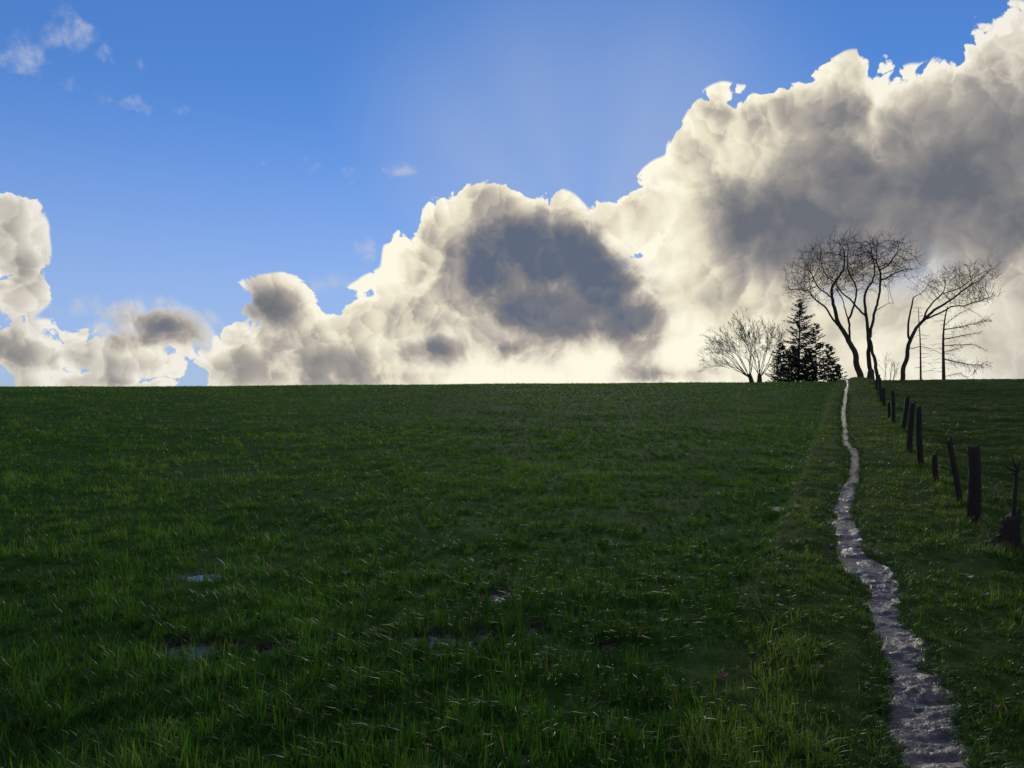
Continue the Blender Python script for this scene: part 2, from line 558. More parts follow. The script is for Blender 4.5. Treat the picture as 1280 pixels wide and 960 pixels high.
def build_ground():
    ys = [-380, -200, -110, -60, -35, -20, -12, -7, -4, -2.2, -1, 0, 0.8]
    y = 1.4
    while y < 92:
        ys.append(y)
        y += max(0.03, 0.0105 * y)
    while y < 2500:
        ys.append(y)
        y *= 1.09
    ys = np.array(ys)
    u = np.linspace(-1, 1, 501)
    u = np.sign(u) * (np.abs(u) * 0.72 + 0.28 * np.abs(u) ** 5)
    u = np.sign(u) * (np.abs(u) + 9.0 * np.maximum(0, np.abs(u) - 0.90) / 0.10 * (np.abs(u) > 0.90))
    Y, U = np.meshgrid(ys, u, indexing='ij')
    X = U * (3.4 + 1.02 * np.abs(Y))
    Z = ground_h(X, Y)
    n, m = Y.shape
    V = np.stack([X, Y, Z], -1).reshape(-1, 3)
    i = np.arange((n - 1))[:, None] * m + np.arange(m - 1)[None, :]
    F = np.stack([i, i + 1, i + 1 + m, i + m], -1).reshape(-1, 4)
    s = lane_s(X, Y)
    ps, hw = path_s(X, Y)
    bare = np.maximum(1 - sstep(np.abs(ps), hw * 1.0, hw * 1.0 + 0.10), 0.8 * np.clip(rut(X, Y), 0, 1))
    bare = np.maximum(bare, puddle_mask(X, Y, 1.6))
    bare = np.clip(bare + 0.22 * sstep(fbm(X * 0.8, Y * 0.8, 52, 3), 0.25, 0.55), 0, 1)
    verge = sstep(s, EDGE - 0.15, EDGE + 0.15)
    V0 = V
    return mesh_np("ground", V0, [F], MAT["ground"], attrs={"bare": bare.ravel(), "verge": verge.ravel()})


# ------------------------------------------------------------------ materials
MAT = {}


def mk_ground():
    m, g, out = material("turf and soil")
    p = objco(g)
    n1, _ = g.noise(p, 0.5, 4, 0.55)
    n2, _ = g.noise(p, 9.0, 5, 0.65)
    n3, _ = g.noise(p, 60.0, 3, 0.6)
    k = g.mad(n2, 0.6, g.mul(n1, 0.4))
    crop = g.ramp(k, [(0.3, (0.016, 0.044, 0.006)), (0.5, (0.028, 0.070, 0.009)), (0.72, (0.046, 0.095, 0.013))])
    moss = g.ramp(k, [(0.3, (0.016, 0.034, 0.006)), (0.5, (0.032, 0.058, 0.009)), (0.72, (0.075, 0.105, 0.016))])
    soil = g.ramp(n2, [(0.3, (0.016, 0.012, 0.009)), (0.7, (0.050, 0.038, 0.028))])
    c = g.mix(attr(g, "verge"), crop, moss)
    b = g.step(g.mad(n2, 0.7, g.sub(attr(g, "bare"), 0.35)), 0.25, 0.65)
    c = g.mix(b, c, soil)
    r = g.mad(b, -0.20, 0.95)
    principled(g, out, c, r, g.mad(b, 0.08, 0.03), bump(g, g.add(n2, g.mul(n3, 0.6)), 0.7, 0.04))
    return m


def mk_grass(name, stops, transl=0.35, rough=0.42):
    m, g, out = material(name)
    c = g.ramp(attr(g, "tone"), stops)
    p = g.node('ShaderNodeBsdfPrincipled')
    g.put(p.inputs['Base Color'], c)
    p.inputs['Roughness'].default_value = rough
    p.inputs['Specular IOR Level'].default_value = 0.15
    tr = g.node('ShaderNodeBsdfTranslucent')
    g.put(tr.inputs[0], g.mix(1.0, c, (1.3, 1.25, 0.6), 'MULTIPLY'))
    mx = g.node('ShaderNodeMixShader')
    mx.inputs[0].default_value = transl
    g.put(mx.inputs[1], p.outputs[0])
    g.put(mx.inputs[2], tr.outputs[0])
    g.put(out.inputs[0], mx.outputs[0])
    return m


def mk_mud():
    m, g, out = material("wet trodden mud")
    p = objco(g)
    n1, _ = g.noise(p, 9.0, 6, 0.7)
    n2, _ = g.noise(p, 34.0, 5, 0.65)
    c = g.ramp(g.mad(n2, 0.5, g.mul(n1, 0.5)), [(0.38, (0.022, 0.014, 0.010)), (0.5, (0.080, 0.054, 0.039)), (0.62, (0.22, 0.15, 0.11))])
    r = g.lin(n2, 0.35, 0.65, 0.16, 0.60)
    principled(g, out, c, r, 0.45, bump(g, g.add(n1, n2), 0.9, 0.018))
    return m


def mk_water():
    m, g, out = material("shallow muddy water")
    p = objco(g)
    s = g.v('MULTIPLY', p, (1.0, 1.7, 1.0))
    n1, _ = g.noise(s, 16.0, 3, 0.55, dist=0.6)
    n2, _ = g.noise(s, 55.0, 2, 0.5)
    c = g.ramp(n1, [(0.3, (0.080, 0.056, 0.042)), (0.7, (0.145, 0.104, 0.080))])
    principled(g, out, c, 0.08, 0.5, bump(g, g.mad(n2, 0.3, n1), 0.22, 0.02), ior=1.33)
    return m


def mk_bark(name, a, b, scale=6.0):
    m, g, out = material(name)
    p = objco(g)
    q = g.v('MULTIPLY', p, (1.0, 1.0, 0.22))
    n, _ = g.noise(q, scale, 6, 0.65)
    n2, _ = g.noise(p, 1.6, 3, 0.5)
    c = g.ramp(g.mad(n2, 0.4, g.mul(n, 0.6)), [(0.3, a), (0.7, b)])
    principled(g, out, c, 0.85, 0.25, bump(g, n, 0.8, 0.03))
    return m


def mk_plain(name, stops, scale, rough=0.7, transl=0.0):
    m, g, out = material(name)
    n, _ = g.noise(objco(g), scale, 4, 0.6)
    principled(g, out, g.ramp(n, stops), rough, 0.35, bump(g, n, 0.4, 0.01))
    return m


MAT["ground"] = mk_ground()
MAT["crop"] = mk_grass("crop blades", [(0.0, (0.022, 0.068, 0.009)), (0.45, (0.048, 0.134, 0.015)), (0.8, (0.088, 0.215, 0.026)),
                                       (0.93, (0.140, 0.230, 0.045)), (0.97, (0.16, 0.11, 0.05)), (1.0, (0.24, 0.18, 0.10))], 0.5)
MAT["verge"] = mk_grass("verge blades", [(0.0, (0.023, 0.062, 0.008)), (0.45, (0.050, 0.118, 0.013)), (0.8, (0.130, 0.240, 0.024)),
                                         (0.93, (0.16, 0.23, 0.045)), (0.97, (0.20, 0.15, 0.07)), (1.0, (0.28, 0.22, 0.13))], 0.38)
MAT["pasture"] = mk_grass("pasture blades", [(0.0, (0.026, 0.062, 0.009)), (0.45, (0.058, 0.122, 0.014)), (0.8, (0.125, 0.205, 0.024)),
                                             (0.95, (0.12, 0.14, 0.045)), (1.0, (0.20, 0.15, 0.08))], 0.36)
MAT["mud"] = mk_mud()
MAT["water"] = mk_water()
MAT["bark"] = mk_bark("grey brown bark", (0.022, 0.019, 0.016), (0.075, 0.065, 0.052))
MAT["twig"] = mk_plain("twig bark", [(0.3, (0.030, 0.022, 0.016)), (0.7, (0.065, 0.050, 0.036))], 3.0)
MAT["needle"] = mk_plain("spruce needles", [(0.3, (0.010, 0.022, 0.010)), (0.7, (0.026, 0.046, 0.020))], 2.0)
MAT["wood"] = mk_bark("weathered oak", (0.010, 0.009, 0.009), (0.038, 0.033, 0.031), 22.0)
MAT["straw"] = mk_plain("dry stalks", [(0.3, (0.16, 0.12, 0.07)), (0.7, (0.30, 0.25, 0.16))], 12.0)
MAT["pale"] = mk_plain("pale scrap", [(0.3, (0.35, 0.33, 0.30)), (0.7, (0.62, 0.60, 0.56))], 60.0)
MAT["leaf"] = mk_plain("dead leaf", [(0.3, (0.07, 0.028, 0.014)), (0.7, (0.17, 0.075, 0.03))], 50.0)
MAT["root"] = mk_plain("rotten roots and earth", [(0.3, (0.012, 0.010, 0.008)), (0.7, (0.04, 0.032, 0.022))], 30.0, 0.95)
MAT["iron"] = mk_plain("rusty iron", [(0.3, (0.03, 0.022, 0.018)), (0.7, (0.08, 0.05, 0.035))], 50.0)

# ------------------------------------------------------------------ ground, path, water
ground = tag(build_ground(), "green field and pasture rising to a low crest under the clouds", "ground", kind="structure")


def build_path():
    ys = [1.2]
    while ys[-1] < 74:
        ys.append(ys[-1] + max(0.014, 0.0035 * ys[-1]))
    ys = np.array(ys)
    us = np.linspace(-1, 1, 45)
    Y, U = np.meshgrid(ys, us, indexing='ij')
    pc = np.interp(Y, PATH[:, 1], PATH[:, 0])
    hw = np.interp(Y, PATH[:, 1], PATH[:, 2])
    edge = hw * 0.86 + (0.65 * hw + 0.02) * fbm(np.sign(U) * 3 + 9, Y * 4.0, 61, 4) + np.where(U > 0, 0.07, 0.0) * sstep(-Y, -9, -4)
    X = pc + U * edge / 0.91
    base = ground_h(X, Y)
    lump = fbm(X * 5.0, Y * 10.0, 63, 3) * 0.018 + fbm(X * 20, Y * 44, 66, 3) * 0.009
    lump = lump * np.minimum(1, 14 / Y) + 0.008
    rim = sstep(np.abs(U), 0.72, 1.0)
    Z = base + 0.006 + lump * (1 - rim) - rim * 0.012
    n, m = Y.shape
    i = np.arange(n - 1)[:, None] * m + np.arange(m - 1)[None, :]
    F = np.stack([i, i + 1, i + 1 + m, i + m], -1).reshape(-1, 4)
    o = mesh_np("footpath", np.stack([X, Y, Z], -1).reshape(-1, 3), [F], MAT["mud"])
    tag(o, "narrow trodden muddy footpath winding up to the crest", "path", kind="structure")
    # water lying in the hollows of the mud
    sm = np.convolve(np.pad(np.interp(ys, PATH[:, 1], PATH[:, 0]), 6, 'edge'), np.ones(13) / 13, 'valid')
    us2 = np.linspace(-1, 1, 7)
    Y2, U2 = np.meshgrid(ys, us2, indexing='ij')
    hw2 = np.interp(Y2, PATH[:, 1], PATH[:, 2])
    X2 = np.interp(Y2, PATH[:, 1], PATH[:, 0]) + U2 * hw2 * 0.84 / 0.91
    mid = ground_h(np.interp(ys, PATH[:, 1], PATH[:, 0]), ys)
    mid = np.convolve(np.pad(mid, 20, 'edge'), np.ones(41) / 41, 'valid')
    lev = mid + 0.012 + 0.007 * vnoise(ys * 1.3, ys * 0, 5) - 0.009 * (1 - sstep(ys, 5, 11))
    lev = lev + 0.007 * sstep(ys, 8, 14) + 0.014 * sstep(ys, 14, 30)
    Z2 = np.repeat(lev[:, None], 7, 1)
    n, m = Y2.shape
    i = np.arange(n - 1)[:, None] * m + np.arange(m - 1)[None, :]
    F = np.stack([i, i + 1, i + 1 + m, i + m], -1).reshape(-1, 4)
    w = mesh_np("water", np.stack([X2, Y2, Z2], -1).reshape(-1, 3), [F], MAT["water"])
    tag(w, "rainwater lying in the hollows of the muddy footpath", "water", kind="structure")


build_path()


def build_puddle(k, cx, cy, a, b, rz, sd_):
    ang = np.linspace(0, 2 * math.pi, 48, endpoint=False)
    rr = 1.18 + 0.22 * fbm(np.cos(ang) * 1.6 + sd_, np.sin(ang) * 1.6, 90 + sd_, 3)
    c, s = math.cos(rz), math.sin(rz)
    u, v = a * rr * np.cos(ang), b * rr * np.sin(ang)
    X, Y = cx + u * c - v * s, cy + u * s + v * c
    gx, gy_ = np.meshgrid(np.linspace(-a, a, 9) * 0.6 + cx, np.linspace(-b, b, 9) * 0.6 + cy)
    z0 = float(np.median(ground_h(gx.ravel(), gy_.ravel()))) + 0.010
    V = np.vstack([[[cx, cy, z0]], np.stack([X, Y, np.full_like(X, z0)], -1)])
    F = np.array([[0, i + 1, (i + 1) % 48 + 1] for i in range(48)])
    o = mesh_np("puddle", V, [F], MAT["water"])
    return tag(o, PUDDLE_LABELS[k], "puddle", "puddles in the field", "structure")



PUDDLE_LABELS = ["wide muddy puddle at the far end of the rut, away from the footpath",
                 "small shallow puddle in the rut beside the widest puddle",
                 "long shallow puddle in the middle of the wheel rut",
                 "small round puddle closing the rut on the footpath side",
                 "small puddle glinting in the grass beyond the rut",
                 "tiny puddle between rut and footpath",
                 "lone shallow puddle out in the crop beyond the widest puddle",
                 "bright puddle at the crop edge beside the footpath, the farther one",
                 "puddle at the crop edge beside the footpath, the nearer one",
                 "tiny puddle in tall grass on the camera side of the rut",
                 "thin wet patch in the crop close to the verge",
                 "narrow strip of water in the rut next after the widest puddle",
                 "thin strip of water leading up to the long rut puddle",
                 "small strip of water just past the long rut puddle",
                 "last small glint of water beyond the round rut puddle"]
for k, pd in enumerate(PUDDLES):
    build_puddle(k, *pd)


# ------------------------------------------------------------------ grass
POSTS = [  # foot in the photograph, top, half width px, square, label
    ((1217, 650), (1218, 559), 8.2, 0.8, "thick squared dark post with an iron spike, stoutest of the fence"),
    ((1201, 629), (1189, 550), 3.4, 0.2, "slim leaning post next to the stoutest post"),
    ((1169, 601), (1168, 566), 3.2, 0.2, "short broken-off post standing alone after the close pair"),
    ((1151, 581), (1149, 509), 3.8, 0.5, "tall straight post, one of a close pair"),
    ((1137, 565), (1141, 503), 3.2, 0.3, "tall post leaning towards the straight post of a close pair"),
    ((1129, 537), (1133, 495), 2.6, 0.2, "slightly leaning post just up the slope from the close pair"),
    ((1117, 529), (1116.5, 488), 2.2, 0.2, "upright post with a stub beside its foot"),
    ((1111, 523), (1111, 503), 2.0, 0.0, "short dark stub at the foot of an upright post"),
    ((1105, 508), (1104.5, 484), 1.9, 0.2, "post half way up the far end of the fence"),
    ((1101, 502), (1100.5, 473), 1.8, 0.2, "tall post below the end post of the fence"),
    ((1098.5, 494), (1098, 469), 1.7, 0.2, "last but one post before the forked tree"),
    ((1096.5, 487), (1096, 464), 1.6, 0.2, "end post of the fence at the foot of the forked tree"),
]


def scatter(n, ymin, ymax, pw):
    """points over the ground in front of and beside the camera, density falling with distance"""
    e = 2.0 - pw
    t = rng.random(n)
    y = (ymin ** e + t * (ymax ** e - ymin ** e)) ** (1 / e)
    x = (rng.random(n) * 2 - 1) * (0.74 * y + 1.7)
    return x, y


def blades(x, y, length, width, lean, tone, segs):
    n = len(x)
    z = ground_h(x, y) - 0.006
    ph = rng.random(n) * 2 * math.pi
    hx, hy = np.cos(ph), np.sin(ph)
    sx, sy = -hy, hx
    wob = rng.normal(0, 0.10, n)
    V, k = [], 2 * segs + 1
    ts = np.linspace(0, 1, segs + 1)
    curl = np.clip(lean, 0, 1.4)
    arr = np.zeros((n, k, 3), dtype=np.float32)
    for i, t in enumerate(ts):
        out_ = length * curl * t ** 1.7 * 0.85
        up = length * t * (1 - 0.42 * curl * t)
        cx = x + hx * out_ + sx * wob * length * t
        cy = y + hy * out_ + sy * wob * length * t
        cz = z + up
        if i < segs:
            w = width * (1 - 0.55 * t) * 0.5
            arr[:, 2 * i] = np.stack([cx - sx * w, cy - sy * w, cz], -1)
            arr[:, 2 * i + 1] = np.stack([cx + sx * w, cy + sy * w, cz], -1)
        else:
            arr[:, 2 * segs] = np.stack([cx, cy, cz], -1)
    base = np.arange(n, dtype=np.int64)[:, None] * k
    quads = [base + np.array([[2 * i, 2 * i + 1, 2 * i + 3, 2 * i + 2]]) for i in range(segs - 1)]
    tris = base + np.array([[2 * segs - 2, 2 * segs - 1, 2 * segs]])
    return arr.reshape(-1, 3), quads, tris, np.repeat(tone, k)


def grass_object(name, mat, parts, label):
    V, Q, T, A, off = [], [], [], [], 0
    for (v, q, t, a) in parts:
        V.append(v); A.append(a)
        Q += [f + off for f in q]
        T.append(t + off)
        off += len(v)
    faces = ([np.concatenate(Q)] if Q else []) + [np.concatenate(T)]
    o = mesh_np(name, np.concatenate(V), faces, mat, attrs={"tone": np.concatenate(A)})
    return tag(o, label, "grass", kind="stuff")


def build_grass():
    crop, verge, past = [], [], []
    for (n, y0, y1, segs, per0) in ((234000, 2.0, 8.5, 3, 9), (264000, 8.5, 24, 2, 8), (350000, 24, 80, 1, 5)):
        x, y = scatter(n // per0, y0, y1, 1.62)
        sp = np.where(y < 12, 0.016, 0.03)
        x, y, sp = np.repeat(x, per0), np.repeat(y, per0), np.repeat(sp, per0)
        n = len(x)
        tuft = np.repeat(rng.normal(0, 1, n // per0), per0)
        tone_t = np.repeat(rng.normal(0, 1, n // per0), per0)
        x = x + rng.normal(0, 1, n) * sp
        y = y + rng.normal(0, 1, n) * sp
        s = lane_s(x, y)
        ps, hw = path_s(x, y)
        keep = np.abs(ps) > hw * (0.45 + 0.5 * np.sqrt(rng.random(n)))
        keep &= puddle_mask(x, y, 1.0) < 0.45 + 0.75 * rng.random(n) ** 2
        keep &= rng.random(n) > 0.75 * np.clip(rut(x, y), 0, 1)
        thin = sstep(fbm(x * 0.8, y * 0.8, 52, 3), 0.25, 0.55)
        keep &= rng.random(n) > 0.75 * thin
        patch = fbm(x * 0.35, y * 0.35, 33, 3)
        x, y, s, patch, ps, hw, tuft, tone_t = (q[keep] for q in (x, y, s, patch, ps, hw, tuft, tone_t))
        clump = fbm(x * 3.2, y * 3.2, 35, 3)
        gap = rng.random(len(x)) > 0.6 * sstep(-clump, 0.05, 0.40) * (1 - sstep(y, 14, 30))
        x, y, s, patch, ps, hw, clump, tuft, tone_t = (q[gap] for q in (x, y, s, patch, ps, hw, clump, tuft, tone_t))
        n = len(x)
        L = (0.066 + 0.050 * clump + 0.02 * patch) * np.exp(rng.normal(0, 0.25, n) + 0.28 * tuft)
        L = np.clip(L, 0.022, 0.22)
        W = 0.0056 * np.exp(rng.normal(0, 0.28, n))
        W = np.maximum(W, y * 0.00062 * (0.7 + 0.6 * rng.random(n)))
        lean = np.abs(rng.normal(0.55, 0.40, n))
        tone = np.clip(0.20 + 0.30 * patch + 0.42 * clump + 0.30 * fbm(x * 1.3, y * 1.3, 38, 2) + 0.13 * tone_t + rng.normal(0, 0.13, n) + 0.34 * sstep(y, 4, 13), 0, 0.93)  # foreground shade put into the blade colour: tone darkens toward the camera
        dead = rng.random(n) < 0.025
        tone[dead] = rng.uniform(0.94, 1.0, dead.sum())
        is_v = (s > EDGE + 0.06 * clump) & (s < FENCE + 0.25)
        is_p = s >= FENCE + 0.25
        is_c = ~(is_v | is_p)
        short = 0.6 + 0.4 * sstep(np.abs(ps), hw, hw + 0.4)
        Lv = L * (0.62 + 0.35 * sstep(clump, 0.0, 0.6)) * short
        Lp = L * (0.50 + 0.35 * sstep(clump, 0.1, 0.6))
        sunny = 0.16 + 0.35 * sstep(fbm(x * 0.7, y * 0.7, 44, 2), -0.1, 0.5)  # sunlit patches put into the blade colour of verge and pasture
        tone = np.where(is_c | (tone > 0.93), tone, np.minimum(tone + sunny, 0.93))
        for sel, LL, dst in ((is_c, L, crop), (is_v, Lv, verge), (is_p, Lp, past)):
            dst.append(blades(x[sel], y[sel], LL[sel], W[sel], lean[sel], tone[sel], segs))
    # rank grass round the foot of the posts
    bx, by = zip(*[spot(*f[0]) for f in POSTS] + [spot(1262, 687), spot(1240, 690), spot(1200, 655), spot(1180, 612)])
    per = 260
    x = np.repeat(bx, per) + rng.normal(0, 0.13, len(bx) * per)
    y = np.repeat(by, per) + rng.normal(0, 0.11, len(bx) * per)
    n = len(x)
    verge.append(blades(x, y, rng.uniform(0.05, 0.15, n), np.maximum(0.0045, y * 0.0005), np.abs(rng.normal(0.6, 0.4, n)),
                        np.clip(rng.normal(0.66, 0.25, n), 0, 1), 2))
    # grass hanging over the edges of the path
    m = 5200
    y = 2.0 * (40 / 2.0) ** rng.random(m)
    side = np.where(rng.random(m) < 0.5, -1, 1)
    pc = np.interp(y, PATH[:, 1], PATH[:, 0]); hw = np.interp(y, PATH[:, 1], PATH[:, 2])
    off = hw * (0.84 + 0.65 * fbm(side * 3.0 + 9, y * 4.0, 61, 4)) + np.abs(rng.normal(0, 0.05, m))
    x = pc + side * off / 0.91
    per = 7
    x = np.repeat(x, per) + rng.normal(0, 0.014, m * per)
    y = np.repeat(y, per) + rng.normal(0, 0.014, m * per)
    n = len(x)
    verge.append(blades(x, y, rng.uniform(0.03, 0.095, n) * np.repeat(rng.uniform(0.6, 1.3, m), per), np.maximum(0.0048, y * 0.0005),
                        np.abs(rng.normal(0.9, 0.4, n)), np.clip(np.repeat(rng.normal(0.38, 0.2, m), per) + rng.normal(0, 0.1, n), 0, 0.97), 2))
    # strong tufts standing up out of the crop close by
    tx, ty = scatter(420, 2.4, 14, 1.3)
    s = lane_s(tx, ty)
    ok = np.abs(path_s(tx, ty)[0]) > 0.4
    tx, ty, s = tx[ok], ty[ok], s[ok]
    per = 34
    x = np.repeat(tx, per) + rng.normal(0, 0.035, len(tx) * per)
    y = np.repeat(ty, per) + rng.normal(0, 0.035, len(tx) * per)
    n = len(x)
    L = np.repeat(rng.uniform(0.07, 0.135, len(tx)), per) * rng.uniform(0.5, 1.1, n)
    tone = np.clip(np.repeat(rng.uniform(0.3, 0.75, len(tx)), per) + rng.normal(0, 0.1, n), 0, 0.95)
    ss = np.repeat(s, per)
    W = np.full(n, 0.0045)
    lean = np.abs(rng.normal(0.6, 0.35, n))
    c = ss < EDGE
    crop.append(blades(x[c], y[c], L[c], W[c], lean[c], tone[c], 3))
    c = ~c
    verge.append(blades(x[c], y[c], L[c] * 0.6, W[c], lean[c], tone[c], 3))
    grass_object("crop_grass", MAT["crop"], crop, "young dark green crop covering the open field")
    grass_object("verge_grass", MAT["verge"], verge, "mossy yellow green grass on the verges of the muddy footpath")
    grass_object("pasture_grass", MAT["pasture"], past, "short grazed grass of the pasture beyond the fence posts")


build_grass()


# ------------------------------------------------------------------ tubes
def tube(pts, rad, sides):
    pts = np.asarray(pts, float)
    n = len(pts)
    T = np.gradient(pts, axis=0)
    T /= np.maximum(np.linalg.norm(T, axis=1, keepdims=True), 1e-9)
    ref = np.array([0.0, 1.0, 0.0]) if abs(T[0][1]) < 0.9 else np.array([1.0, 0, 0])
    V = []
    u = np.cross(T[0], ref); u /= np.linalg.norm(u)
    ang = np.linspace(0, 2 * math.pi, sides, endpoint=False)
    for i in range(n):
        u = u - T[i] * np.dot(u, T[i])
        u /= max(np.linalg.norm(u), 1e-9)
        v = np.cross(T[i], u)
        V.append(pts[i] + rad[i] * (np.cos(ang)[:, None] * u + np.sin(ang)[:, None] * v))
    V = np.concatenate(V)
    i = np.arange(n - 1)[:, None] * sides + np.arange(sides)[None, :]
    j = np.arange(n - 1)[:, None] * sides + (np.arange(sides)[None, :] + 1) % sides
    F = np.stack([i, j, j + sides, i + sides], -1).reshape(-1, 4)
    return V, F


def tubes_object(name, chains, mat, parent, sides=None, tri=None):
    V, F, off = [], [], 0
    for pts, rad in chains:
        r0 = max(rad)
        k = sides or (9 if r0 > 0.12 else 6 if r0 > 0.04 else 4 if r0 > 0.018 else 3)
        v, f = tube(pts, rad, k)
        V.append(v); F.append(f + off); off += len(v)
    faces = [np.concatenate(F)]
    V = np.concatenate(V)
    if tri is not None and len(tri):
        tv = np.asarray(tri, float).reshape(-1, 3)
        faces.append(np.arange(len(tv)).reshape(-1, 3) + len(V))
        V = np.concatenate([V, tv])
    if parent is not None:
        V = V - np.array(parent.location)
    return mesh_np(name, V, faces, mat, parent)


def at(px, py, Y, dy=0.0):
    """point of the scene seen at (px, py) of the photograph, at distance Y; dy moves it along the line of sight"""
    Yd = Y + dy
    return np.array([(px - 640) / FPX * Yd, Yd, EYE + (480 - py) / FPX * Yd])


def resample(pts, step):
    pts = np.asarray(pts, float)
    d = np.concatenate([[0], np.cumsum(np.linalg.norm(np.diff(pts, axis=0), axis=1))])
    n = max(2, int(round(d[-1] / step)) + 1)
    t = np.linspace(0, d[-1], n)
    out = np.stack([np.interp(t, d, pts[:, k]) for k in range(3)], -1)
    for _ in range(2):
        out[1:-1] = out[1:-1] * 0.5 + (out[:-2] + out[2:]) * 0.25
    return out


class Skeleton:
    def __init__(self):
        self.pos, self.par, self.rmin = [], [], []

    def nearest(self, p):
        d = np.linalg.norm(np.array(self.pos) - p, axis=1)
        return int(np.argmin(d))

    def limb(self, pts, r0, r1, step=0.3, root=False):
        pts = resample(pts, step)
        jit = np.random.default_rng(len(self.pos)).normal(0, 0.07, pts.shape)
        jit[1:-1] = (jit[:-2] + jit[1:-1] + jit[2:]) / 3 if len(jit) > 2 else jit[1:-1]
        jit[0] = 0
        jit[-1] = 0
        pts = pts + jit
        par = -1 if root or not self.pos else self.nearest(pts[0])
        if par >= 0:
            pts = pts[1:]
        for i, p in enumerate(pts):
            t = i / max(1, len(pts) - 1)
            self.pos.append(p); self.par.append(par); self.rmin.append(r0 + (r1 - r0) * t)
            par = len(self.pos) - 1

    def colonize(self, att, step=0.24, infl=2.6, kill=0.34, iters=80, up=0.12, seed=1, start_r=9.0):
        rg = np.random.default_rng(seed)
        att = np.asarray(att, float)
        pos = np.array(self.pos)
        ok = np.array(self.rmin) < start_r
        D = np.linalg.norm(att[:, None] - pos[None], axis=2)
        D[:, ~ok] = 1e9
        near = D.argmin(1); dist = D.min(1)
        kids = {}
        for _ in range(iters):
            act = np.nonzero((dist < infl) & (dist > kill))[0]
            if len(act) == 0: break
            new = []
            for nd in np.unique(near[act]):
                a = act[near[act] == nd]
                v = att[a] - self.pos[nd]
                v = (v / np.linalg.norm(v, axis=1, keepdims=True)).sum(0)
                L = np.linalg.norm(v)
                if L < 1e-4: continue
                v = v / L + np.array([0, 0, up]) + rg.normal(0, 0.16, 3)
                v /= np.linalg.norm(v)
                k = kids.setdefault(int(nd), [])
                if len(k) > 3 or any(np.dot(v, w) > 0.93 for w in k): continue
                k.append(v)
                new.append((int(nd), self.pos[nd] + v * step))
            if not new: break
            n0 = len(self.pos)
            for nd, p in new:
                self.pos.append(p); self.par.append(nd); self.rmin.append(0.0)
            P = np.array([p for _, p in new])
            D = np.linalg.norm(att[:, None] - P[None], axis=2)
            m = D.min(1); j = D.argmin(1)
            b = m < dist
            near[b] = j[b] + n0; dist[b] = m[b]

    def twigs(self, count, length, seed=3, up=0.25):
        rg = np.random.default_rng(seed)
        haskid = set(self.par)
        tips = [i for i in range(len(self.pos)) if i not in haskid and i > 2]
        for i in tips:
            d0 = self.pos[i] - self.pos[self.par[i]]
            d0 = d0 / max(np.linalg.norm(d0), 1e-6)
            for _ in range(rg.integers(max(1, count - 1), count + 2)):
                d = d0 + rg.normal(0, 0.5, 3) + np.array([0, 0, up]); d /= np.linalg.norm(d)
                L = length * rg.uniform(0.5, 1.2)
                p, par = self.pos[i], i
                for _k in range(3):
                    d = d + rg.normal(0, 0.13, 3); d /= np.linalg.norm(d)
                    p = p + d * L / 3
                    self.pos.append(p); self.par.append(par); self.rmin.append(0.0)
                    par = len(self.pos) - 1

    def chains(self, tip=0.006, expo=2.6):
        n = len(self.pos)
        acc = np.zeros(n); r = np.zeros(n)
        order = np.argsort([self.depth(i) for i in range(n)])[::-1]
        kids = [[] for _ in range(n)]
        for i in range(n):
            if self.par[i] >= 0: kids[self.par[i]].append(i)
        for i in order:
            r[i] = max(acc[i] ** (1 / expo) if acc[i] > 0 else tip, self.rmin[i])
            if self.par[i] >= 0: acc[self.par[i]] += min(r[i], 0.09) ** expo
        out = []
        starts = [i for i in range(n) if self.par[i] < 0]
        while starts:
            i = starts.pop()
            ch = [i]
            pts, rad = [], []
            if self.par[i] >= 0:
                pts.append(self.pos[self.par[i]]); rad.append(min(r[i], r[self.par[i]]))
            while True:
                pts.append(self.pos[i]); rad.append(r[i])
                if not kids[i]: break
                k = sorted(kids[i], key=lambda c: -r[c])
                starts += k[1:]
                i = k[0]
            if len(pts) > 1:
                out.append((np.array(pts), np.array(rad)))
        return out

    def depth(self, i):
        if not hasattr(self, '_d') or len(self._d) != len(self.pos):
            d = [0] * len(self.pos)
            for k in range(len(self.pos)):
                d[k] = 0 if self.par[k] < 0 else d[self.par[k]] + 1
            self._d = d
        return self._d[i]


def bare_tree(name, base, chains, label, group, limb_r=0.055):
    """trunk = first root chain, limbs = the stout chains, crown = all the twigs"""
    root = empty(name, base)
    tag(root, label, "tree", group)
    first, limbs, rest = True, [], []
    for c in chains:
        if abs(c[0][0][2] - base[2]) < 0.9 and max(c[1]) > 0.05 and first:
            trunk = c; first = False
        elif max(c[1]) > limb_r:
            limbs.append(c)
        else:
            rest.append(c)
    tubes_object("trunk", [trunk], MAT["bark"], root)
    for c in limbs:
        tubes_object("limb", [c], MAT["bark"], root)
    tubes_object("crown", rest, MAT["twig"], root)
    return root


def gz(x, y):
    return float(ground_h(np.array([x]), np.array([y]))[0])


def ellipsoid_pts(n, specs, Y, seed, shell=0.0):
    rg = np.random.default_rng(seed)
    out = []
    wt = np.array([s[2] * s[3] for s in specs], float); wt /= wt.sum()
    for (px, py, rx, ry, rd), w in zip(specs, wt):
        m = int(n * w)
        v = rg.normal(0, 1, (m, 3)); v /= np.linalg.norm(v, axis=1, keepdims=True)
        v *= (shell + (1 - shell) * rg.random((m, 1))) ** (1 / 3)
        k = Y / FPX
        c = at(px, py, Y)
        out.append(np.stack([c[0] + v[:, 0] * rx * k, c[1] + v[:, 1] * rd, c[2] + v[:, 2] * ry * k], -1))
    return np.concatenate(out)


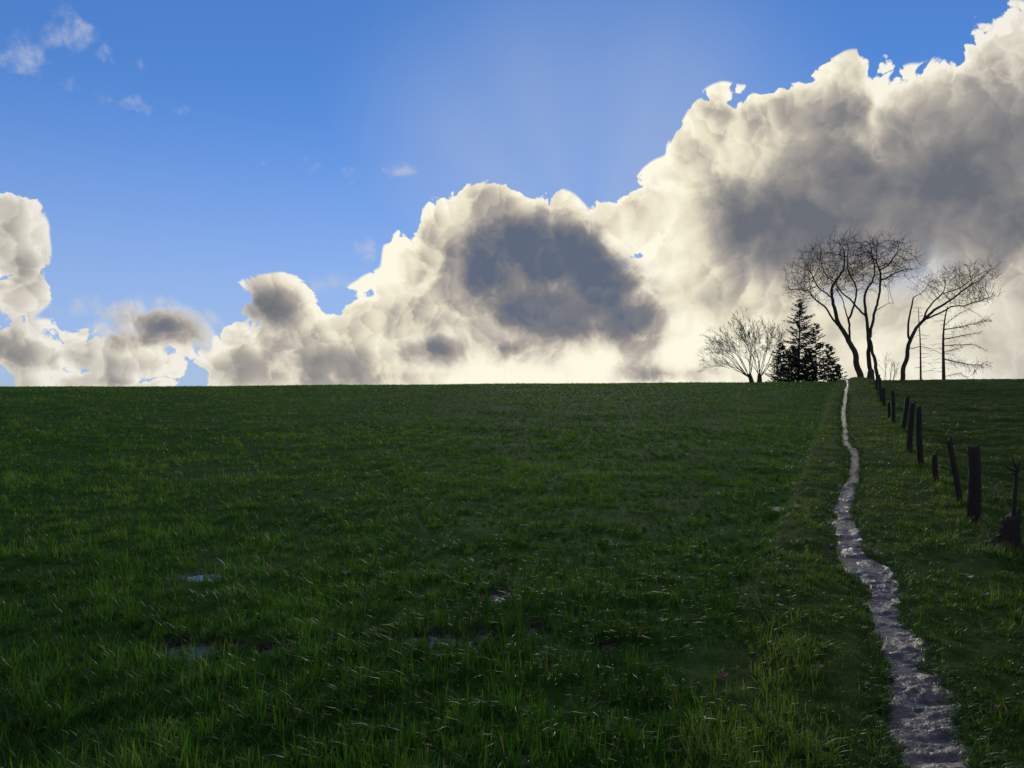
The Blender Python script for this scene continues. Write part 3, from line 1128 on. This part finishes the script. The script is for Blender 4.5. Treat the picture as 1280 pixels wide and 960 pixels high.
def limbs_from(sk, Y, table):
    for k, (pts, d0, d1, r0, r1, root) in enumerate(table):
        m = len(pts) - 1
        P = [at(px, py, Y, d0 + (d1 - d0) * (i / m) ** 1.2) for i, (px, py) in enumerate(pts)]
        if root:
            P[0][2] = gz(P[0][0], P[0][1]) - 0.12
        sk.limb(P, r0, r1, root=root)


TREE_GROUP = "bare trees on the crest"


def big_tree():
    Y = 64.0
    sk = Skeleton()
    limbs_from(sk, Y, [
        ([(1076, 477), (1072, 456), (1066.5, 434.5), (1059, 424), (1049.4, 409), (1044, 390), (1040, 372.6), (1040, 358.7),
          (1048, 347), (1056, 337), (1057, 325.6), (1052.6, 308.5)], 0.0, 1.2, 0.26, 0.03, True),
        ([(1049.4, 409), (1036.6, 394), (1031, 382), (1019.5, 374.7), (1013, 364), (1001, 361), (988.5, 362)], 0.2, -2.4, 0.10, 0.02, False),
        ([(1040, 372.6), (1031, 367), (1024, 362), (1016, 348), (1010, 332)], 0.6, 2.6, 0.07, 0.02, False),
        ([(1063, 428), (1062, 413), (1060, 400), (1056, 385), (1052.6, 374), (1046, 362)], 0.2, -1.6, 0.09, 0.02, False),
        ([(1060, 400), (1065.4, 392), (1068.6, 377), (1072, 364), (1065.4, 349), (1058, 336), (1060, 316)], -0.3, -1.9, 0.09, 0.02, False),
        ([(1087, 476), (1085.7, 447), (1086.8, 424), (1084.6, 411), (1082.5, 396), (1079, 370), (1084.6, 360), (1093, 346),
          (1095, 334), (1090, 318), (1086, 303)], 0.3, -1.2, 0.20, 0.02, True),
        ([(1082.5, 396), (1074, 386.5), (1061, 372.6), (1045, 355.5), (1030, 340), (1024, 322)], 0.0, 3.0, 0.09, 0.02, False),
        ([(1086.8, 424), (1089, 404.6), (1095, 383), (1100.7, 357.6), (1101, 341.6), (1096, 327.7), (1097.5, 304)], 0.1, 1.4, 0.13, 0.02, False),
        ([(1101, 350), (1112.4, 344.8), (1125, 338), (1143, 336)], 0.6, 2.4, 0.07, 0.012, False),
        ([(1101, 338), (1112, 330), (1120, 318), (1124, 305)], 0.9, -1.4, 0.06, 0.015, False),
        ([(1091, 394), (1099.6, 385), (1108, 380), (1117, 379)], 0.3, -2.2, 0.04, 0.012, False),
        ([(1096, 327.7), (1087, 319), (1078, 304)], 1.1, 3.0, 0.05, 0.015, False),
        ([(1099, 476), (1096, 464), (1093, 454), (1089, 432), (1087, 424)], -0.5, 0.0, 0.15, 0.11, True),
    ])
    att = ellipsoid_pts(2300, [(1020, 347, 36, 34, 4.2), (1052, 328, 42, 31, 4.6), (1094, 326, 40, 30, 4.6), (1122, 338, 22, 16, 3.2),
                               (1003, 360, 18, 14, 2.6), (1075, 345, 40, 26, 4.0), (1058, 309, 16, 12, 2.4), (1098, 306, 15, 11, 2.4), (1015, 322, 14, 12, 2.4)], Y, 5)
    sk.colonize(att, infl=2.2, kill=0.32, step=0.24, start_r=0.10, up=0.25)
    sk.twigs(5, 0.85, up=0.45)
    x, y = at(1086, 475, Y)[:2]
    t = bare_tree("bare_tree", (x, y, gz(x, y)), sk.chains(), "tall bare tree with forked stems rising from one base at the fence's end", TREE_GROUP)
    # stump sprouting between the stems
    pts = [(x - 0.05, y - 0.4, gz(x, y - 0.4) - 0.1), (x - 0.03, y - 0.4, gz(x, y) + 0.35), (x + 0.03, y - 0.38, gz(x, y) + 0.75), (x + 0.06, y - 0.36, gz(x, y) + 0.95)]
    tubes_object("stump", [(np.array(pts), np.array([0.36, 0.27, 0.22, 0.05]))], MAT["bark"], t)


def leaning_tree():
    Y = 66.0
    sk = Skeleton()
    limbs_from(sk, Y, [
        ([(1127.5, 476), (1130, 460), (1133.6, 444), (1137, 424.5), (1146, 410), (1155, 399.7), (1171, 386.4), (1186.8, 376.7),
          (1199, 367.8), (1213, 357), (1227.5, 349), (1239, 337)], 0.0, 1.6, 0.20, 0.02, True),
        ([(1137, 424.5), (1135.4, 413.9), (1137, 396), (1140, 380), (1141.6, 372)], 0.0, -0.4, 0.10, 0.06, False),
        ([(1141.6, 372), (1151, 369.6), (1156.7, 360.7), (1161, 348)], -0.4, -1.2, 0.03, 0.01, False),
        ([(1155, 399.7), (1156.7, 389), (1167, 376.7), (1176, 369.6), (1179.7, 360.7), (1182, 351), (1178, 342)], 0.3, -1.5, 0.09, 0.015, False),
        ([(1158, 398), (1179.7, 390), (1190, 382.9), (1204.5, 382), (1224, 375.8), (1240, 370.5)], 0.5, -1.8, 0.08, 0.015, False),
        ([(1176, 369.6), (1192, 362.5), (1206, 358), (1216, 348)], -1.0, -2.2, 0.05, 0.015, False),
        ([(1213, 357), (1217, 343), (1218, 330.6)], 1.2, 2.0, 0.03, 0.01, False),
        ([(1136, 436), (1149.6, 432), (1162, 434), (1176, 442)], 0.0, -1.2, 0.035, 0.015, False),
        ([(1204.5, 382), (1214, 388), (1224, 394), (1232, 402)], -0.9, -1.4, 0.025, 0.01, False),
    ])
    att = ellipsoid_pts(1000, [(1192, 352, 34, 16, 2.8), (1218, 346, 24, 18, 2.8), (1228, 371, 17, 9, 2.0), (1157, 360, 10, 14, 1.4),
                              (1205, 372, 30, 12, 2.4)], Y, 8)
    sk.colonize(att, infl=2.0, kill=0.32, step=0.24, start_r=0.085)
    sk.twigs(5, 0.8, seed=6, up=0.45)
    x, y = at(1127.5, 475, Y)[:2]
    bare_tree("bare_tree", (x, y, gz(x, y)), sk.chains(), "bare tree leaning hard over with one broken upright stem", TREE_GROUP)


def grow(p, d, L, r, depth, chains, rg, up=0.10, spread=0.32):
    n = max(3, int(L / 0.3))
    pts, rad = [p.copy()], [r]
    spawn = []
    for i in range(n):
        d = d + rg.normal(0, 0.06, 3) + np.array([0, 0, up / n])
        d /= np.linalg.norm(d)
        p = p + d * L / n
        t = (i + 1) / n
        pts.append(p.copy()); rad.append(r * (1 - 0.55 * t))
        if depth > 0 and t > 0.25 and rg.random() < 0.46 + 0.5 * (i == n - 1):
            spawn.append((p.copy(), d.copy(), rad[-1], t))
    chains.append((np.array(pts), np.array(rad)))
    for (q, dd, rr, t) in spawn:
        for _ in range(2 if t > 0.9 else 1):
            e = dd + rg.normal(0, spread, 3)
            e /= np.linalg.norm(e)
            grow(q, e, L * rg.uniform(0.42, 0.68), max(0.0105, rr * 0.72), depth - 1, chains, rg, up, spread)


def fan_tree():
    Y = 84.0
    rg = np.random.default_rng(21)
    b = at(943, 477, Y)
    b[2] = gz(b[0], b[1])
    root = empty("bare_tree", tuple(b))
    tag(root, "low round bare tree fanning out fine branches beside the conifers", "tree", TREE_GROUP)
    k = Y / FPX
    for (dx, angs, nm, r) in ((-3, np.linspace(-64, 4, 10), "trunk", 0.24), (6, np.linspace(-16, 40, 8), "trunk", 0.26)):
        p0 = b + np.array([dx * k, 0, -0.15])
        lean = -0.25 if dx < 0 else 0.03
        fork = p0 + np.array([lean * 0.9, 0, 0.95])
        tubes_object(nm, [(np.array([p0, (p0 + fork) / 2 + [0.02, 0, 0], fork, fork + [lean * 0.2, 0, 0.25]]), np.array([r * 1.25, r, r * 0.85, r * 0.4]))], MAT["bark"], root)
        for a in angs:
            ch = []
            a = math.radians(a + rg.normal(0, 3))
            tilt = rg.uniform(-0.7, 0.6)
            d = np.array([math.sin(a), tilt * math.cos(a) + 0.05, math.cos(a)]); d /= np.linalg.norm(d)
            L = 3.1 + 0.55 * math.cos(a) + rg.uniform(-0.3, 0.2)
            grow(fork + rg.normal(0, 0.06, 3) - [0, 0, 0.2], d, L * 0.84, 0.05, 5, ch, rg, up=0.04, spread=0.29)
            tubes_object("limb", ch[:1], MAT["bark"], root)
            tubes_object("crown", ch[1:], MAT["twig"], root, sides=3)


def conifer(px, py_top, Y, half_px, label, seed, dens=1.0, low=0.05, name="conifer_tree"):
    rg = np.random.default_rng(seed)
    k = Y / FPX
    b = at(px, 477, Y); b[2] = gz(b[0], b[1])
    top = at(px, py_top, Y)[2]
    H = top - b[2]
    root = empty(name, tuple(b))
    tag(root, label, "tree", "conifers on the crest")
    zs = np.linspace(-0.15, H, 14)
    wob = np.cumsum(rg.normal(0, 0.02, (14, 2)), axis=0)
    tr = np.stack([b[0] + wob[:, 0], b[1] + wob[:, 1], b[2] + zs], -1)
    tubes_object("trunk", [(tr, 0.15 * (1 - zs / H * 0.93) * H / 9)], MAT["bark"], root)
    chains, tri = [], []
    nb = int(H * 17 * dens)
    Rm = half_px * k
    for i in range(nb):
        t = low + (1 - low) * (i + rg.random()) / nb
        a = rg.random() * 2 * math.pi
        Lb = Rm * ((1 - t) ** 0.68 * rg.uniform(0.40, 1.12) * (0.75 + 0.35 * math.sin(t * 23 + seed) * math.sin(t * 9 + 2 * a))) + 0.14
        cx = np.interp(t * H, zs, tr[:, 0]); cy = np.interp(t * H, zs, tr[:, 1])
        p = np.array([cx, cy, b[2] + t * H])
        h = np.array([math.cos(a), math.sin(a), 0])
        n = 6
        pts = []
        droop = rg.uniform(0.10, 0.32)
        for j in range(n + 1):
            u = j / n
            pts.append(p + h * Lb * u + np.array([0, 0, Lb * (0.12 * u - droop * u * (1 - u) * 2.0 + (0.10 if t > 0.7 else 0) * u)]))
        pts = np.array(pts)
        chains.append((pts, np.linspace(0.022, 0.006, n + 1)))
        side = np.array([-h[1], h[0], 0])
        ns = int(9 + Lb * 24)
        for q in range(ns):
            u = rg.uniform(0.18, 1.0)
            c = np.array([np.interp(u, np.linspace(0, 1, n + 1), pts[:, d]) for d in range(3)])
            ln = rg.uniform(0.10, 0.30) * (1.15 - 0.5 * u)
            dr = h * rg.uniform(0.1, 0.9) + side * rg.normal(0, 0.8) + np.array([0, 0, rg.uniform(-0.75, 0.15)])
            dr /= np.linalg.norm(dr)
            e = c + dr * ln
            wv_ = np.cross(dr, rg.normal(0, 1, 3)); wv_ /= max(np.linalg.norm(wv_), 1e-6)
            w_ = rg.uniform(0.03, 0.07)
            m_ = c + dr * ln * 0.4
            tri.append((c, m_ + wv_ * w_, e)); tri.append((c, e, m_ - wv_ * w_))
    tri = np.array(tri)
    tubes_object("crown", chains, MAT["needle"], root, sides=3, tri=tri)
    return root


def larch(px, pts, branches, Y, label, seed, r=0.13):
    rg = np.random.default_rng(seed)
    P = [at(a, c, Y) for a, c in pts]
    P[0][2] = gz(P[0][0], P[0][1]) - 0.1
    P = resample(P, 0.4)
    b = (P[0][0], P[0][1], P[0][2] + 0.1)
    root = empty("bare_conifer", b)
    tag(root, label, "tree", "bare conifers on the crest")
    tubes_object("trunk", [(P, np.linspace(r, r * 0.25, len(P)))], MAT["bark"], root)
    ch = []
    for (bp, dd, r0, dense) in branches:
        m = len(bp) - 1
        Q = resample([at(a, c, Y, dd * (i / m)) for i, (a, c) in enumerate(bp)], 0.2)
        tubes_object("limb", [(Q, np.linspace(r0, 0.012, len(Q)))], MAT["bark"], root)
        for i in range(2, len(Q)):
            for _ in range(rg.integers(2, 4 + 2 * dense)):
                d = (Q[i] - Q[i - 1]); d /= np.linalg.norm(d)
                d = d * rg.uniform(0.3, 1) + rg.normal(0, 0.45, 3) + [0, 0, rg.uniform(-0.35, 0.3)]
                d /= np.linalg.norm(d)
                grow(Q[i], d, rg.uniform(0.25, 0.65), 0.011, 1 if dense > 1 else 0, ch, rg, up=-0.1)
    for i in range(int(len(P) * 0.12), len(P)):
        for _ in range(3):
            a = rg.random() * 6.28
            d = np.array([math.cos(a), math.sin(a), rg.uniform(-0.25, 0.25)])
            grow(P[i], d / np.linalg.norm(d), rg.uniform(0.2, 0.9), 0.013, 1, ch, rg, up=-0.05)
    tubes_object("crown", ch, MAT["twig"], root, sides=3)


def build_trees():
    big_tree()
    leaning_tree()
    fan_tree()
    conifer(998, 374, 86, 46, "tallest dark spruce with a ragged pointed top on the crest", 31, 1.25, 0.05)
    conifer(1020, 404, 84, 34, "slimmer spruce with open branches leaning against the tallest spruce", 32, 1.1, 0.05)
    conifer(1036, 430, 82, 28, "short bushy spruce nearest the tall forked tree", 33, 1.5, 0.02)
    conifer(975, 428, 85, 28, "short bushy spruce next to the round bare tree", 34, 1.6, 0.02)
    conifer(990, 432, 82, 30, "squat dense spruce filling the foot of the tallest spruce", 35, 2.2, 0.02)
    conifer(1010, 436, 81, 30, "squat dense spruce at the foot of the slimmer spruce", 36, 2.2, 0.02)
    conifer(1047, 455, 80, 16, "lowest little spruce at the open end of the clump", 37, 2.0, 0.02)
    larch(1151, [(1151, 477), (1150.5, 433), (1149.6, 412), (1148, 394), (1148, 384)], [], 69,
          "thin bare pole of a conifer behind the leaning tree", 41, 0.10)
    larch(1180, [(1179.7, 477), (1178.8, 426), (1179.7, 408.5), (1182, 391), (1185, 383)],
          [([(1180, 412), (1200, 409), (1215, 405), (1233, 400)], -1.2, 0.05, 2), ([(1180, 424), (1196, 421), (1210, 418), (1225, 416)], 1.0, 0.05, 1),
           ([(1180, 432), (1200, 431), (1219, 430.5), (1231, 438)], -0.8, 0.04, 1), ([(1180, 449), (1198, 453), (1214, 456), (1232, 456)], 0.6, 0.05, 3),
           ([(1180, 471), (1192, 468), (1200, 467), (1209, 472)], 0.4, 0.025, 0), ([(1180, 407), (1188.5, 399.7), (1199, 391.7), (1212, 386)], 1.2, 0.03, 0),
           ([(1180, 440), (1192, 437), (1203, 434)], 1.6, 0.025, 1), ([(1215, 456), (1220, 462), (1216, 468)], 0.4, 0.02, 1)],
          67, "bare conifer with long level branches reaching out to one side", 42, 0.15)
    # leafless saplings between the big tree and the leaning one
    rg = np.random.default_rng(77)
    for i, (px, top, lab) in enumerate(((1107, 452, "thin leafless sapling close to the tall forked tree"),
                                        (1116, 458, "thin leafless sapling close to the leaning tree"))):
        Y = 63.0
        b = at(px, 476, Y); b[2] = gz(b[0], b[1])
        root = empty("sapling", tuple(b))
        tag(root, lab, "sapling", "saplings on the crest")
        ch = []
        for _ in range(4):
            d = np.array([rg.normal(0, 0.22), rg.normal(0, 0.22), 1.0])
            grow(b + [rg.normal(0, .1), rg.normal(0, .1), -0.05], d / np.linalg.norm(d), (476 - top) * Y / FPX * rg.uniform(0.6, 0.9), 0.02, 2, ch, rg)
        tubes_object("stem", ch[:1], MAT["twig"], root)
        tubes_object("crown", ch[1:], MAT["twig"], root, sides=3)


build_trees()


# ------------------------------------------------------------------ fence posts
def post_mesh(h, r, lean, seed, square=0.0, flare=0.0, slant=0.0, profile=None, rough=0.03):
    """weathered post: grooved, knotty, with a worn top; local origin at the ground"""
    rg = np.random.default_rng(seed)
    sides, rings = 14, 16
    V = []
    ang = np.linspace(0, 2 * math.pi, sides, endpoint=False) + rg.random()
    groove = 1 + 0.10 * rg.normal(0, 1, sides)
    for i in range(rings):
        t = i / (rings - 1)
        z = -0.14 + (h + 0.14) * t
        rr = r * (1.04 - 0.14 * t) * (1 + flare * math.exp(-max(z, 0) / 0.09))
        if profile: rr = np.interp(z, profile[0], profile[1])
        bend = 0.012 * math.sin(t * 4 + seed)
        sq = 1 / np.maximum(np.abs(np.cos(ang)), np.abs(np.sin(ang)))
        k = (1 - square) + square * sq * 0.92
        q = rr * k * groove * (1 + rg.normal(0, rough, sides))
        zz = z + (0.0 if i < rings - 1 else 1.0) * (slant * np.cos(ang) + rg.normal(0, 0.010, sides))
        V.append(np.stack([q * np.cos(ang) + lean[0] * t + bend, q * np.sin(ang) + lean[1] * t, np.broadcast_to(zz, (sides,))], -1))
    top = V[-1].mean(0) + [0, 0, -0.012]
    V = np.concatenate(V + [top[None]])
    i = np.arange(rings - 1)[:, None] * sides + np.arange(sides)[None, :]
    j = np.arange(rings - 1)[:, None] * sides + (np.arange(sides)[None, :] + 1) % sides
    F = np.stack([i, j, j + sides, i + sides], -1).reshape(-1, 4)
    b = (rings - 1) * sides
    T = np.array([[b + q, b + (q + 1) % sides, len(V) - 1] for q in range(sides)])
    return V, [F, T]




def build_posts():
    for k, (foot, top, hw, sq, lab) in enumerate(POSTS):
        x, y = spot(*foot)
        z = gz(x, y)
        h = (foot[1] - top[1]) * y / FPX
        r = hw * y / FPX * (0.86 if sq > 0.4 else 0.95)
        lean = ((top[0] - foot[0]) * y / FPX, 0.04 * math.sin(k * 2.3))
        V, F = post_mesh(h, r, lean, 100 + k, sq, 0.12, 0.02 + 0.01 * (k % 3))
        root = empty("fence_post", (x, y, z))
        tag(root, lab, "fence post", "old fence posts along the footpath")
        mesh_np("post", V, F, MAT["wood"], root, smooth=False)
        if k == 0:
            pts = np.array([(lean[0] + 0.0, 0, h - 0.12), (lean[0] + 0.002, 0, h + 0.03), (lean[0] - 0.004, 0.01, h + 0.13)])
            v, f = tube(pts, np.array([0.012, 0.011, 0.004]), 6)
            mesh_np("spike", v, [f], MAT["iron"], root)
    # rotted stump with a splintered stick left standing
    x, y = spot(1262, 687)
    z = gz(x, y)
    root = empty("fence_post", (x, y, z))
    tag(root, "rotted stump on a dark root mound with a splintered stick left standing", "fence post", "old fence posts along the footpath")
    s = y / FPX
    V, F = post_mesh(0.33, 0.08, (0.03, 0.0), 140, 0.0, 0, 0.07, ([-0.2, 0.0, 0.06, 0.14, 0.3, 0.4], [0.15, 0.13, 0.10, 0.085, 0.075, 0.05]), 0.11)
    mesh_np("stump", V, F, MAT["wood"], root, smooth=False)
    V, F = post_mesh(0.80, 0.018, (0.03, 0.0), 141, 0.6, 0, 0.02)
    V = V + np.array([0.035, 0.0, 0])
    st = mesh_np("stick", V, F, MAT["wood"], root, smooth=False)
    tw = []
    for (dx, dz, q) in ((-0.10, 0.06, 0.76), (-0.03, 0.15, 0.79), (0.05, 0.08, 0.78), (-0.07, -0.02, 0.74)):
        p0 = np.array([0.062, 0, q])
        tw.append((np.array([p0, p0 + [dx * 0.6, 0.01, dz * 0.4], p0 + [dx, 0.02, dz]]), np.array([0.010, 0.008, 0.003])))
    Vv, Ff, off = [], [], 0
    for c in tw:
        v, f = tube(c[0], c[1], 5); Vv.append(v); Ff.append(f + off); off += len(v)
    mesh_np("splinters", np.concatenate(Vv), [np.concatenate(Ff)], MAT["wood"], st)
    # mound of dead roots and earth
    rg = np.random.default_rng(5)
    n = 26
    ang = np.linspace(0, 2 * math.pi, n, endpoint=False)
    rings = []
    for t in np.linspace(0, 1, 8):
        rr = (0.36 * (1 - t) + 0.07 * t) * (1 + 0.14 * rg.normal(0, 1, n)) * np.where(np.cos(ang) < 0, 1.25, 0.8)
        rings.append(np.stack([rr * np.cos(ang) - 0.04, rr * np.sin(ang) * 0.8, -0.06 + 0.17 * t ** 1.1 + 0.012 * rg.normal(0, 1, n)], -1))
    i = np.arange(7)[:, None] * n + np.arange(n)[None, :]
    j = np.arange(7)[:, None] * n + (np.arange(n)[None, :] + 1) % n
    mesh_np("root_mound", np.concatenate(rings), [np.stack([i, j, j + n, i + n], -1).reshape(-1, 4)], MAT["root"], root)


build_posts()


# ------------------------------------------------------------------ small things in the grass
def stalks(px, py, n, h, label, seed, spread=0.12):
    rg = np.random.default_rng(seed)
    x, y = spot(px, py)
    root = empty("dry_grass_tuft", (x, y, gz(x, y)))
    tag(root, label, "dry grass", "dry grass tufts along the fence")
    for _ in range(n):
        a = rg.random() * 6.28
        lean = rg.uniform(0.2, 1.0)
        b = np.array([rg.normal(0, spread * 0.4), rg.normal(0, spread * 0.4), -0.02])
        L = h * rg.uniform(0.6, 1.1)
        d = np.array([math.cos(a) * lean, math.sin(a) * lean, 0])
        pts = np.array([b, b + d * L * 0.2 + [0, 0, L * 0.5], b + d * L * 0.55 + [0, 0, L * 0.8], b + d * L * 0.95 + [0, 0, L * 0.72]])
        v, f = tube(pts, np.array([0.0035, 0.003, 0.0025, 0.0012]), 4)
        mesh_np("stalk", v, [f], MAT["straw"], root)


for i, a in enumerate(((1163, 556, 7, 0.30, "pale dry stalks bent over above the short broken-off post"),
                       (1176, 596, 6, 0.26, "dry stalks fallen beside the short broken-off post"),
                       (1246, 622, 6, 0.32, "dry stalks in the pasture behind the rotted stump"),
                       (1236, 672, 10, 0.20, "straw coloured tuft between the stoutest post and the rotted stump"),
                       (1226, 652, 8, 0.16, "straw coloured tuft at the foot of the stoutest post"),
                       (1144, 560, 8, 0.24, "dry stalks between the close pair of posts"),
                       (1124, 527, 9, 0.30, "dry stalks behind the upright post with the stub"))):
    stalks(*a, seed=300 + i)


def scrap(px, py, size, label, seed):
    """a curled pale flake: a thin shell with thickness"""
    rg = np.random.default_rng(seed)
    x, y = spot(px, py)
    z = gz(x, y) + 0.035
    n = 14
    ang = np.linspace(0, 2 * math.pi, n, endpoint=False)
    rr = size * (1 + 0.28 * rg.normal(0, 1, n).clip(-1.5, 1.5))
    cur = lambda a, b: 0.35 * (a * a) / size + 0.2 * a * b / size
    X, Y_ = rr * np.cos(ang), 0.6 * rr * np.sin(ang)
    Z = cur(X, Y_)
    V = np.concatenate([np.stack([X, Y_, Z + 0.003], -1), np.stack([X * 0.96, Y_ * 0.96, Z - 0.003], -1), [[0, 0, 0.006], [0, 0, -0.004]]])
    F = [[i, (i + 1) % n, 2 * n] for i in range(n)] + [[n + (i + 1) % n, n + i, 2 * n + 1] for i in range(n)]
    Q = [[i, n + i, n + (i + 1) % n, (i + 1) % n] for i in range(n)]
    o = mesh_np("pale_scrap", V, [np.array(Q), np.array(F)], MAT["pale"])
    o.location = (x, y, z)
    o.rotation_euler = (rg.uniform(-0.3, 0.3), rg.uniform(-0.3, 0.3), rg.random() * 6)
    tag(o, label, "scrap", "pale scraps in the grass")


for i, a in enumerate(((1178, 685, 0.028, "whitish scrap lying in the grass nearest the rotted stump"),
                       (1213, 727, 0.020, "pale torn scrap in the trampled grass between stump and footpath"),
                       (1234, 749, 0.014, "small dull scrap at the edge of the wet hollow"),
                       (1111, 582, 0.022, "tiny pale scrap in the verge by the footpath, far up"))):
    scrap(*a, seed=400 + i)


def dead_leaf(px, py, size, label, seed):
    rg = np.random.default_rng(seed)
    x, y = spot(px, py)
    n = 9
    V, F = [], []
    for i in range(n):
        t = i / (n - 1)
        w = size * 0.42 * math.sin(math.pi * min(1, t * 0.95 + 0.04)) ** 0.8 * (1 + 0.15 * rg.normal())
        zc = 0.25 * size * math.sin(t * 2.2)
        for s_ in (-1, 0, 1):
            V.append((s_ * w, (t - 0.5) * size * 1.5, zc + abs(s_) * w * 0.5))
    for i in range(n - 1):
        for q in range(2):
            a = i * 3 + q
            F.append((a, a + 1, a + 4, a + 3))
    V = np.array(V)
    V2 = np.concatenate([V, V - [0, 0, 0.0015]])
    F2 = np.concatenate([np.array(F), np.array(F)[:, ::-1] + len(V)])
    o = mesh_np("dead_leaf", V2, [F2], MAT["leaf"])
    o.location = (x, y, gz(x, y) + 0.04)
    o.rotation_euler = (rg.uniform(-0.4, 0.4), rg.uniform(-0.4, 0.4), rg.random() * 6)
    tag(o, label, "leaf", "dead leaves in the grass")


for i, a in enumerate(((1026, 846, 0.055, "broad brown dead leaf in the grass on the field side of the path"),
                       (905, 858, 0.060, "brown dead leaf lying deep in the crop"),
                       (1246, 896, 0.035, "small brown leaf in the grass on the fence side of the path"),
                       (590, 738, 0.05, "brown leaf in the crop beyond the wheel rut"),
                       (830, 824, 0.045, "curled brown leaf on bare ground in the crop"))):
    dead_leaf(*a, seed=500 + i)
